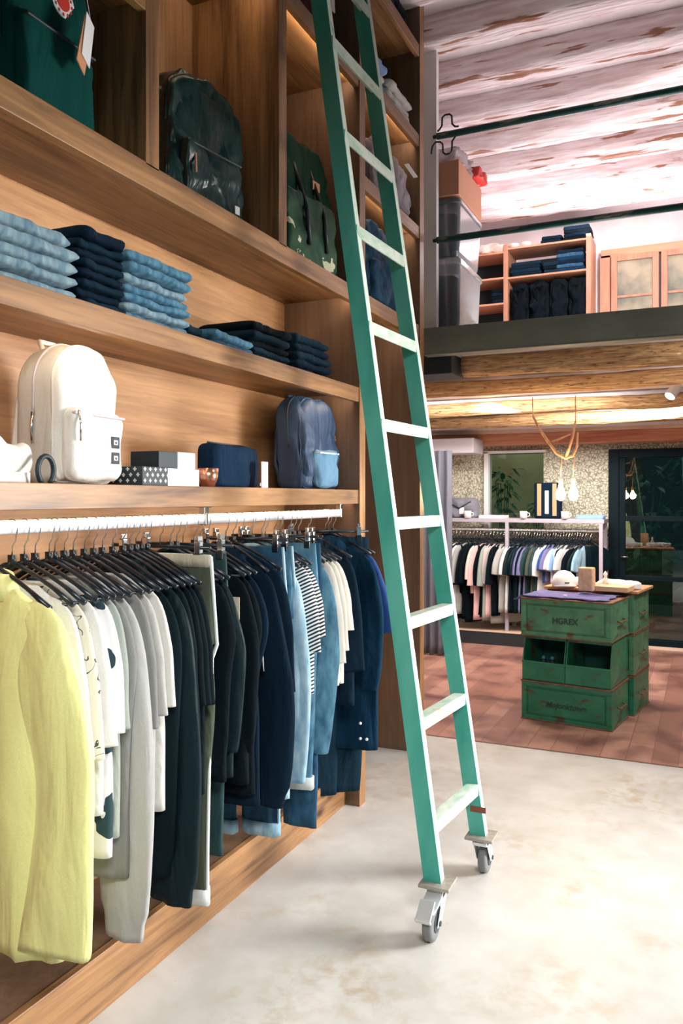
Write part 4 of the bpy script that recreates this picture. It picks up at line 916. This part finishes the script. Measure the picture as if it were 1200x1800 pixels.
for k in range(4):
    o = obj('black_garment_bag', pillow(arch(.18, .46, .05, .03), -.28, 0, .03, .01, .02, k * 5), F['black'], smooth=True); o.rotation_euler = (0, 0, R(-90)); o.location = (-1.71 + k * .19, 8.12, zb + .622)
    tag(o, ('leftmost', 'second', 'third', 'rightmost')[k] + ' black clothes bundle on the lower pine shelf of the mezzanine', 'clothes', 'black bundles on the lower pine shelf')
for k, x_ in enumerate((-1.78, -1.66)):
    bm = bmesh.new(); lathe(bm, [(.001, .0), (.035, .0), (.05, .05), (.05, .055), (.001, .055)], 16); o = obj('white_bowl', bm, M['ceramic'], smooth=True); o.location = (x_, 8.2, zb + 1.452); tag(o, 'small white bowl on the left of the pine shelving top', 'bowl', 'white bowls on the pine shelving')
o = obj('crumpled_cloth', pillow(arch(.30, .09, .03, .02), -.2, 0, .03, .01, .03, 9), F['peach'], smooth=True); o.rotation_euler = (0, 0, R(-90)); o.location = (-2.02, 8.12, zb + 1.422); tag(o, 'pale crumpled cloth on the left end of the pine shelving', 'cloth')
# old wooden window in the mezzanine back wall
wn = obj('window_1', B(-.97, 1.3, 8.52, 8.6, 3.93, 4.01), M['pineX']); struct(wn)
for x_ in (-.93, 1.26): struct(obj('window_1_frame', B(x_ - .05, x_ + .05, 8.52, 8.6, 2.578, 3.95), M['pine']))
for x0, x1 in ((-.87, -.42), (-.40, .05), (.12, .6), (.62, 1.2)):
    t_ = thing('window_sash', 'old wooden window sash on the mezzanine, %s' % {-.87: 'leftmost leaf with grey pane', -.40: 'second leaf from the left', .12: 'third leaf', .62: 'rightmost leaf'}[x0], 'window', ((x0 + x1) / 2, 8.5, 2.6)); wv_ = (x1 - x0) / 2
    bm = bmesh.new(); box(bm, -wv_, -wv_ + .06, -.02, .02, 0, 1.33); box(bm, wv_ - .06, wv_, -.02, .02, 0, 1.33); box(bm, -wv_ + .06, wv_ - .06, -.02, .02, 1.27, 1.33); box(bm, -wv_ + .06, wv_ - .06, -.02, .02, 0, .1); box(bm, -wv_ + .06, wv_ - .06, -.015, .015, .90, .925)
    obj('frame', bm, M['pine'], t_, bevel=.004)
    obj('pane', B(-wv_ + .055, wv_ - .055, -.003, .003, .08, 1.29), noisy('frosted_pane', (.16, .19, .16), (.42, .38, .27), (3, 3, 3), .4, .6, rough=.15), t_)

# ------------------------------------------------------------------ back room: glass door, pass-through window, rack, table, lamp
dr = struct(thing('door_1', 'black framed glass door', 'door', (-.9, Yw, 0)))
for k in ('label', 'category'): del dr[k]
bm = bmesh.new(); box(bm, 0, .10, -.06, .05, .02, 1.985); box(bm, .10, 2.2, -.06, .05, 1.90, 1.985); box(bm, .10, 2.2, -.06, .05, 0, .075); box(bm, 2.1, 2.2, -.06, .05, .075, 1.9)
obj('door_frame', bm, M['blackframe'], dr, bevel=.003)
bm = bmesh.new(); box(bm, .10, .16, -.04, .02, .075, 1.9); box(bm, .16, 2.1, -.04, .02, 1.26, 1.31); box(bm, .16, 2.1, -.04, .02, .665, .71); box(bm, 1.05, 1.12, -.041, .021, .075, 1.9)
obj('door_leaf', bm, M['blackframe'], dr, bevel=.003)
obj('pane', B(.16, 2.1, -.012, -.006, .075, 1.9), M['glassdoor'], dr)
bm = bmesh.new(); tube(bm, [(.125, -.045, .90), (.125, -.075, .90), (.19, -.075, .90)], .008, 8); obj('door_handle', bm, M['chrome'], dr, smooth=True)
struct(obj('trim_2', B(-.9, 1.3, 8.46, 8.6, 0, .02), M['palewood']))
w2 = struct(thing('window_2', 'x', 'x', (-2.16, Yw, 1.12)))
for k in ('label', 'category'): del w2[k]
bm = bmesh.new(); box(bm, -.03, .02, -.05, .10, 0, .87); box(bm, -.03, .63, -.05, .10, .85, .88)
obj('window_frame', bm, M['white'], w2, bevel=.003); obj('pane', B(.02, .6, .03, .036, 0, .85), M['glass'], w2)
# dark garden room behind the glass
struct(obj('floor', B(-3.3, 2.7, 8.76, 12, -.12, 0), plain('garden_floor', (.35, .36, .33))))
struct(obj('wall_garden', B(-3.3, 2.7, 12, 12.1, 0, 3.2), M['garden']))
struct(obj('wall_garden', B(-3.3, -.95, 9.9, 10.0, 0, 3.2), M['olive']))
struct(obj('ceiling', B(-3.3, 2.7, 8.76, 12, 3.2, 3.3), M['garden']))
area('garden_room_light', (-.2, 10.4, 3.0), (-.2, 10.0, 0), 1.0, 1.0, 6, (.8, 1, .92))
area('garden_room_light', (-1.9, 9.3, 2.9), (-1.9, 9.7, 1.4), .6, .4, 9, (1, .95, .85))
def plant(label, loc, h, n, spread, seed, ls=.12, pot=True):
    t_ = thing('potted_plant', label, 'plant', loc); rnd = random.Random(seed); bm_ = bmesh.new()
    for i in range(n):
        a = rnd.uniform(0, 2 * math.pi); hh = h * rnd.uniform(.35, 1); rr = spread * rnd.uniform(.3, 1); c_ = Vector((rr * math.cos(a), rr * math.sin(a), hh)); L = ls * rnd.uniform(.7, 1.3); dr_ = Vector((math.cos(a), math.sin(a), rnd.uniform(-.6, .7))).normalized(); sd = dr_.cross(Vector((0, 0, 1))).normalized()
        rings = [[bm_.verts.new(c_ + dr_ * L * t - Vector((0, 0, L * t * t * .4)) + sd * wd * L * s_) for s_ in (-1, 0, 1)] for t, wd in ((0, .02), (.25, .2), (.55, .24), (.85, .12), (1, .01))]
        for p, q in zip(rings, rings[1:]):
            for k in range(2): bm_.faces.new((p[k], p[k + 1], q[k + 1], q[k]))
    obj('foliage', bm_, M['leaf'], t_, smooth=True)
    bm_ = bmesh.new()
    for i in range(6):
        a = i * 1.05; tube(bm_, [(0, 0, .05), (spread * .3 * math.cos(a), spread * .3 * math.sin(a), h * .5), (spread * .6 * math.cos(a), spread * .6 * math.sin(a), h * .85)], .006, 5)
    obj('stems', bm_, M['leaf'], t_)
    if pot: obj('pot', lathe(bmesh.new(), [(.001, 0), (.09, 0), (.12, .2), (.001, .2)], 20), M['pot'], t_, smooth=True)
plant('tall leafy plant at the left behind the glass door', (-.62, 9.6, 0), 1.9, 150, .30, 1)
plant('broad dark leafy plant behind the middle of the glass door', (-.15, 10.2, 0), 2.3, 260, .42, 2, .16)
plant('low leafy plant behind the lower glass pane', (.1, 9.3, 0), .9, 110, .3, 3)
plant('fern seen through the left edge of the pass-through window', (-2.12, 9.15, .6), 1.25, 120, .14, 4, .11)
plant('bushy plant low in the pass-through window', (-1.68, 9.1, .6), .85, 150, .17, 5, .09)
tag(obj('potting_bench', B(-.75, .9, 9.9, 10.3, .55, .62), M['darksteel']), 'dark potting bench behind the glass door', 'bench')
tag(obj('planter_box', B(-.45, -.1, 9.75, 9.9, .62, .9), plain('greyplanter', (.25, .27, .24))), 'grey planter box on the bench behind the glass door', 'planter')
# hanging rack
rk = thing('clothes_rack', 'long metal clothes rack with top shelf against the papered wall', 'clothes rack', (-1.75, 8.25, 0))
bm = bmesh.new(); box(bm, -.95, .86, -.18, .20, 1.245, 1.285)
obj('top_shelf', bm, M['rackmetal'], rk, bevel=.003)
for x_ in (-.93, -.08, .83):
    for y_ in (-.17, .18): obj('post', B(x_ - .017, x_ + .017, y_ - .012, y_ + .022, .10, 1.245), M['rackmetal'], rk)
obj('platform', B(-.98, .88, -.20, .22, 0, .13), M['platform'], rk, bevel=.004); obj('platform_edge', B(-.98, .88, -.205, .22, .13, .142), M['palewood'], rk)
for y_ in (-.06, .10): obj('rail', cyl(bmesh.new(), (-.93, y_, 1.165 - y_ * .0), (.83, y_, 1.165), .011, 10), M['ceramic'], rk, smooth=True)
GH = make_hanger('small hanger on the far clothes rack', 'hangers on the far rack', span=.19)
proto = {}
def far_top(x_, mat, hem, slz, label, cat='top', group=None, long=False, kind='t'):
    key = (hem, slz, long)
    if key not in proto:
        sd = len(proto) + 90; b_ = bmesh.new()
        b_.free()
        me1 = obj('body', body_mesh(hem - 1.165, .20, .17, thick=.016, seed=sd, amp=.012, nz=16, seg=22), mat, None, smooth=True)
        s_ = slz - 1.165
        pth = [(.12, -.19), (.18, -.24), (.23, -.24 + (s_ + .24) * .5), (.25, s_)]
        me2 = [obj('sleeve', sleeve_mesh(q, pth, [.04, .07, .075, .07 if not long else .05], seed=sd, seg=12), mat, None, smooth=True) for q in (1, -1)]
        proto[key] = (me1.data, [m_.data for m_ in me2])
        for q in [me1] + me2: bpy.data.objects.remove(q)
    o_ = thing('hanging_top', label, cat, (x_, 8.19, 1.165), R(62 + random.uniform(-14, 12)), group)
    for nme, dat in [('body', proto[key][0])] + [('sleeve', d) for d in proto[key][1]]:
        d2 = dat.copy(); d2.materials.clear(); d2.materials.append(mat); q = bpy.data.objects.new(nme, d2); C.objects.link(q); q.parent = o_
    hh = dup(GH, (x_, 8.19, 1.165), (0, 0, o_.rotation_euler.z)) if 'far' in used else GH
    if 'far' not in used: used.add('far'); GH.location = (x_, 8.19, 1.165); GH.rotation_euler = o_.rotation_euler
    return o_
xs = -2.46
seqL = [('black', .35, .62), ('white', .40, .70), ('white', .30, .65), ('lgrey', .30, .62), ('white', .40, .62), ('black', .35, .66), ('white', .35, .66), ('lgrey', .30, .62), ('black', .25, .60), ('black', .25, .60), ('black', .22, .62), ('peach', .52, .66), ('pink', .25, .60), ('black', .30, .62), ('greygreen', .25, .6), ('black', .28, .6), ('pink', .28, .62), ('black', .30, .62), ('lgrey', .22, .62)]
for i, (k, hm, sl) in enumerate(seqL):
    far_top(-2.50 + i * .036, F[k], hm, sl, '%s top hanging in the left half of the far rack%s' % ({'black': 'black', 'white': 'white', 'lgrey': 'pale grey', 'peach': 'peach pink batwing', 'pink': 'rose pink', 'greygreen': 'grey green'}[k], ' beside the peach one' if k == 'pink' else ''), 'top', '%s tops, left half of far rack' % k)
seqR = ['lgrey', 'black', 'white', 'charcoal', 'black', 'charcoal', 'charcoal', 'lav', 'black', 'lav', 'track', 'olive', 'track', 'olive', 'white', 'skyblue', 'blue', 'lav', 'white', 'skyblue', 'white', 'white', 'white', 'charcoal', 'lgrey', 'black', 'heather', 'black', 'denimlight', 'charcoal']
for i, k in enumerate(seqR):
    hm = .66 if i > 14 else .34
    far_top(-1.79 + i * .0262, F[k], hm, .78 if i > 14 else .72, '%s shirt hanging in the right half of the far rack' % {'black': 'black', 'white': 'white', 'lgrey': 'pale grey', 'charcoal': 'charcoal', 'lav': 'dusky violet', 'track': 'dark green', 'olive': 'dark olive', 'skyblue': 'sky blue', 'blue': 'royal blue', 'heather': 'mauve grey', 'denimlight': 'light denim'}[k], 'shirt', '%s shirts, right half of far rack' % k)
# on the rack shelf
zt = 1.285
o = thing('holdall', 'soft grey holdall on the left of the far rack shelf', 'bag', (-2.34, 8.14, zt), R(-90)); obj('bag_body', pillow(arch(.34, .20, .06, .03), -.2, 0, .04, .01, .02, 50), F['greybag'], o, smooth=True); obj('strap', tube(bmesh.new(), [(.005, -.12, .16), (.02, 0, .10), (.005, .12, .17)], .008, 6), M['rodblack'], o, smooth=True); obj('tag', B(.012, .016, .0, .05, .04, .11), M['paper'], o)
mug = thing('mug', 'white mug at the left end of the rack shelf beside the holdall', 'mug', (-2.24, 8.09, zt))
obj('cup', lathe(bmesh.new(), [(.001, 0), (.036, 0), (.038, .075), (.034, .075), (.033, .01), (.001, .01)], 20), M['ceramic'], mug, smooth=True); obj('handle', tube(bmesh.new(), [(.036, 0, .06), (.058, 0, .055), (.06, 0, .03), (.036, 0, .018)], .005, 6), M['ceramic'], mug, smooth=True)
dup(mug, (-1.665, 8.09, zt), (0, 0, 0), 'white mug left of the upright dark book on the rack shelf', 'mug'); dup(mug, (-1.26, 8.09, zt), (0, 0, 0), 'white mug right of the upright dark book on the rack shelf', 'mug')
tag(obj('magazine', B(-2.12, -1.86, 8.08, 8.3, zt, zt + .03), M['paper'], bevel=.002), 'stack of white papers in the middle of the rack shelf', 'papers')
bk = thing('display_book', 'tall dark backpack with tan leather straps standing on the rack shelf', 'backpack', (-1.44, 8.16, zt), 0)
obj('bag_body', B(-.13, .13, -.04, .10, 0, .36), F['navy'], bk, bevel=.02)
for x_ in (-.075, .075): obj('leather_strap', B(x_ - .02, x_ + .02, -.052, -.04, .03, .35), M['orange'], bk, bevel=.002)
obj('white_stripe', B(-.018, .018, -.05, -.04, .05, .28), M['paper'], bk); bk.name = 'strapped_backpack'
o = obj('folded_cloth', pillow(arch(.26, .04, .015, .012, 5), -.2, 0, .012, .002, .004, 5), F['skyblue'], smooth=True); o.rotation_euler = (0, 0, R(-90)); o.location = (-1.03, 8.1, zt); tag(o, 'light blue folded cloth at the right end of the rack shelf', 'cloth')
# curtain
bm = bmesh.new(); rings = []
for i in range(20):
    t = i / 19; z_ = .01 + t * 1.93; ring = []
    for j in range(60):
        u = j / 59; ring.append((-2.60 + u * .42, 7.30 + .03 * math.sin(u * 32 + .4 * math.sin(t * 2)) * (1 - .3 * t), z_))
    rings.append(ring + [(x, y + .012, z) for x, y, z in reversed(ring)])
loft(bm, rings); tag(obj('curtain', bm, M['curtain'], smooth=True), 'floor length grey curtain just behind the end of the shelving', 'curtain')
# pendant lamp of branch and bulbs
lp = thing('pendant_lamp', 'pendant lamp of a bare branch with cords and glowing bulbs', 'lamp', (-.92, 6.0, 2.2))
bm = bmesh.new()
def q_(x, z, y=0): return (x + .92, y, z - 2.2)
tube(bm, [q_(-1.165, 2.10), q_(-1.12, 2.00, .02), q_(-1.05, 1.90), q_(-.99, 1.82, -.01), q_(-.93, 1.785), q_(-.88, 1.80), q_(-.85, 1.87, .01), q_(-.845, 1.97)], [.008, .010, .011, .013, .013, .011, .009, .006], 8)
tube(bm, [q_(-1.05, 1.90), q_(-.98, 1.925, .02), q_(-.90, 1.96, .02)], [.008, .007, .005], 8); tube(bm, [q_(-.93, 1.785), q_(-.90, 1.86, -.02), q_(-.875, 1.95, -.02), q_(-.86, 2.05)], [.011, .010, .009, .006], 8)
tube(bm, [q_(-1.165, 2.10), q_(-1.17, 2.24)], .004, 6); tube(bm, [q_(-.86, 2.05), q_(-.86, 2.24)], .004, 6)
obj('branch', bm, M['branch'], lp, smooth=True)
for x_ in (-.965, -.875):
    obj('cord', tube(bmesh.new(), [q_(x_ + .01, 1.80), q_(x_, 1.70), q_(x_, 1.60)], .005, 6), M['cable'], lp, smooth=True)
    bm = bmesh.new(); lathe(bm, [(.002, .07), (.014, .066), (.016, .04), (.030, .01), (.036, -.02), (.028, -.05), (.002, -.062)], 20, c=q_(x_, 1.535)); b0 = obj('bulb', bm, M['bulb'], lp, smooth=True)
    obj('socket', cyl(bmesh.new(), q_(x_, 1.59), q_(x_, 1.635), .016, 12), M['cable'], lp)
    l_ = bpy.data.lights.new('bulb_light', 'POINT'); l_.energy = 11; l_.color = (1, .70, .42); l_.shadow_soft_size = .04
    lo = bpy.data.objects.new('bulb_light', l_); C.objects.link(lo); lo.location = (x_, 6.0 - .06, 1.52)
sp = thing('ceiling_spotlight', 'white ceiling spotlight near the right end of the rough beams', 'spotlight', (-.19, 6.4, 2.30))
obj('head', cyl(bmesh.new(), (0, 0, .02), (-.05, -.05, -.06), .04, 20), M['white'], sp); obj('stem', cyl(bmesh.new(), (0, 0, 0), (0, 0, .06), .01, 8), M['white'], sp); obj('lens', cyl(bmesh.new(), (-.0505, -.0505, -.061), (-.052, -.052, -.0635), .032, 20), emis('spot_lens', (1, .95, .9), 12), sp)

# ------------------------------------------------------------------ green crate table
ang = math.atan2(-.091, .598)
O_ = Vector((-.546, 5.376, 0)); U = Vector((-.9886, .1504, 0)); V = Vector((.1504, .9886, 0))
def crate_root(label, u0, v0, z0, name='storage_crate'):
    p = O_ + U * u0 + V * v0; return thing(name, label, 'crate', (p.x, p.y, z0), math.atan2(U.y, U.x) + math.pi)
# local frame: x runs from -w (left) to 0 (right), y is depth
def closed_crate(t_, w_, d, h, mat, txt=None, size=.06, rim='rust', shear=0, rows=1):
    obj('shell', B(-w_, 0, .012, d, 0, h), mat, t_, bevel=.004)
    bm_ = bmesh.new(); e = .035
    box(bm_, -w_, 0, 0, .012, 0, e * .9); box(bm_, -w_, 0, 0, .012, h - e, h); box(bm_, -w_, -w_ + e, 0, .012, e * .9, h - e); box(bm_, -e, 0, 0, .012, e * .9, h - e)
    box(bm_, -w_ + e + .012, -e - .012, .004, .012, e * .9 + .012, h - e - .012)
    obj('front_frame', bm_, mat, t_, bevel=.003)
    bm_ = bmesh.new(); box(bm_, -w_ - .004, .004, -.004, d + .004, h - .008, h + .003); box(bm_, -w_ - .004, .004, -.004, d + .004, 0, .008); obj('rim', bm_, M[rim], t_, bevel=.002)
    bm_ = bmesh.new(); tube(bm_, [(.004, d * .3, h * .5), (.022, d * .32, h * .46), (.022, d * .62, h * .46), (.004, d * .64, h * .5)], .006, 8); obj('side_handle', bm_, M['rust'], t_, smooth=True)
    if txt: text_mesh('lettering', txt, size, M['ink'], t_, (-w_ * .5, .003, h * .45), (R(90), 0, 0), shear=shear)
def open_bin(t_, w_, d, h, mat):
    bm_ = bmesh.new(); s_ = .008
    box(bm_, -w_, 0, .06, d, 0, s_); box(bm_, -w_, 0, .06, d, h - s_, h); box(bm_, -w_, 0, d - s_, d, s_, h - s_)
    for x0 in (-w_, -s_):
        pts = [(0.0, 0), (0.0, h * .42), (.05, h - .0), (d - s_, h), (d - s_, 0)]
        loft(bm_, [[(x0, y_, z_) for y_, z_ in pts], [(x0 + s_, y_, z_) for y_, z_ in pts]])
    box(bm_, -w_ + s_, -s_, 0, s_, 0, h * .42); box(bm_, -w_ + s_, -s_, 0, .06, 0, s_)
    box(bm_, -w_ - .001, .001, -.006, .012, h * .40, h * .44); box(bm_, -w_ + s_, -s_, .045, .058, h - .02, h)
    obj('shell', bm_, mat, t_, bevel=.001)
    obj('inside', B(-w_ + .012, -.012, d - .03, d - .012, .01, h - .01), M['cratedark'], t_)
    bm_ = bmesh.new(); c_ = -w_ / 2
    box(bm_, c_ - .05, c_ - .04, -.004, 0, .03, .075); box(bm_, c_ + .04, c_ + .05, -.004, 0, .03, .075); box(bm_, c_ - .04, c_ + .04, -.004, 0, .03, .038); box(bm_, c_ - .04, c_ + .04, -.004, 0, .067, .075)
    obj('label_holder', bm_, mat, t_)
t_ = crate_root('deep green metal crate with worn lettering at the floor, front stack', 0, 0, 0); closed_crate(t_, .60, .43, .262, M['green2'], 'Mojonktowe', .052, shear=.25)
t_ = crate_root('left open front green bin with two bottles inside it', .305, 0, .268, 'open_bin'); open_bin(t_, .29, .43, .292, M['green2'])
t_ = crate_root('right open front green bin, empty', .005, 0, .268, 'open_bin'); open_bin(t_, .295, .43, .292, M['green2'])
t_ = crate_root('upper lighter green metal crate with stencilled letters and rusty rim', 0, -.01, .566); closed_crate(t_, .60, .45, .255, M['green'], 'HGREX', .052)
for k in (0, 1):
    p = O_ + U * (.42 + k * .06) + V * .10
    bm = bmesh.new(); bmesh.ops.create_uvsphere(bm, u_segments=14, v_segments=10, radius=.014); o = obj('glass_stopper', bm, plain('blue_glass%d' % k, (.1, .35, .45), rough=.1), smooth=True); o.location = (p.x, p.y, .268 + .125 + .015)
    bm = bmesh.new(); lathe(bm, [(.001, -.125), (.02, -.125), (.02, -.02), (.008, 0)], 12); obj('bottle_body', bm, M['darksteel'], o, smooth=True)
    o.name = 'stoppered_bottle'; tag(o, ('right' if k == 0 else 'left') + ' small dark bottle with blue stopper in the left open bin', 'bottle')
for (z0, h, lb, m_) in ((0, .27, 'bottom', 'green2'), (.276, .28, 'middle', 'green'), (.562, .27, 'top', 'green')):
    t_ = crate_root('green metal crate in the rear stack, %s one' % lb, -.03, .46, z0); closed_crate(t_, .60, .45, h, M[m_])
p = O_ + U * .3 + V * .68
tt = tag(obj('table_board', B(-.33, .33, -.235, .235, 0, .018), wood('table_board_wood', (.45, .2, .1), (.66, .36, .2), 0), bevel=.003), 'reddish wooden board lying on the rear crate stack', 'board'); tt.location = (p.x + .03, p.y, .838); tt.rotation_euler = (0, 0, ang)
# cloth on the front crate
bm = bmesh.new(); nx, ny = 30, 14; g1 = []
for i in range(nx + 1):
    g1.append([bm.verts.new((-.66 + .62 * i / nx + .01 * math.sin(j), .01 + .36 * j / ny + .012 * math.sin(i * .7), .008 + .006 * noise.noise((i * .25, j * .3, 2)) - (.03 * sm((3 - i) / 3)) + .004)) for j in range(ny + 1)])
for i in range(nx):
    for j in range(ny): bm.faces.new((g1[i][j], g1[i + 1][j], g1[i + 1][j + 1], g1[i][j + 1]))
o = obj('spread_cloth', bm, F['purple'], smooth=True); o.location = (O_.x, O_.y - .01, .824); o.rotation_euler = (0, 0, ang); sd_ = o.modifiers.new('thick', 'SOLIDIFY'); sd_.thickness = .006; tag(o, 'violet blue cloth spread over the front green crate', 'cloth')
o = tag(obj('cloth_button', cyl(bmesh.new(), (0, 0, 0), (0, 0, .006), .012, 14), M['paper']), 'small white round button lying on the violet cloth', 'button'); o.location = (-.85, 5.46, .845)
# table items on the rear board
zt2 = .857
cp = thing('baseball_cap', 'white cap with tiny black mark on the crate table', 'cap', (-.93, 5.93, zt2), R(-70))
bm = bmesh.new(); lathe(bm, [(.085, 0), (.086, .03), (.075, .075), (.045, .105), (.01, .115)], 24); obj('crown', bm, M['paper'], cp, smooth=True)
bm = bmesh.new(); loft(bm, [[(.06 + .10 * sm(t) * math.cos(a) * 1.0, .085 * math.sin(a) * (1 - .25 * t), .006 + .01 * math.cos(a * 1.0) * t + dz) for a in [R(-85 + 170 * j / 14) for j in range(15)]] + [(.05, .08 * math.sin(R(85 - 170 * j / 14)), .006 + dz) for j in range(15)] for t, dz in ((1, 0), (1, .005))]); obj('brim', bm, M['paper'], cp, smooth=True)
obj('mark', B(.080, .092, -.012, .02, .03, .038), M['black'], cp)
o = tag(obj('cork_block', B(-.05, .05, -.04, .04, 0, .16), noisy('cork', (.62, .36, .2), (.8, .55, .36), (40, 40, 40), .3, .7, rough=.9), bevel=.008), 'upright tan cork block on the crate table', 'block'); o.location = (-.745, 5.72, zt2); o.rotation_euler = (0, 0, ang)
o = tag(obj('wooden_tray', B(-.11, .11, -.09, .09, 0, .035), wood('tray_wood', (.6, .36, .2), (.8, .56, .36), 0), bevel=.004), 'pale wooden tray right of the cork block', 'tray'); o.location = (-.57, 5.80, zt2); o.rotation_euler = (0, 0, ang)
for k, (x_, y_, w_, lb) in enumerate(((-.60, 6.02, .09, 'white crumpled paper behind the wooden tray'), (-.84, 6.08, .08, 'white folded paper between the cap and the cork block'), (-.52, 5.97, .09, 'flat white paper at the right end of the crate table'))):
    o = obj('paper_bundle', pillow(arch(w_ * 2, .05, .015, .012, 6), -w_, w_, .02, .006, .012, k * 9 + 3), M['paper'], smooth=True); o.location = (x_, y_, zt2); o.rotation_euler = (0, 0, k); tag(o, lb, 'paper')
o = tag(obj('white_figurine', lathe(bmesh.new(), [(.001, 0), (.022, 0), (.018, .03), (.008, .05), (.016, .07), (.001, .09)], 16), M['ceramic'], smooth=True), 'small white ornament beside the cork block', 'ornament'); o.location = (-.64, 5.88, zt2 + .036)
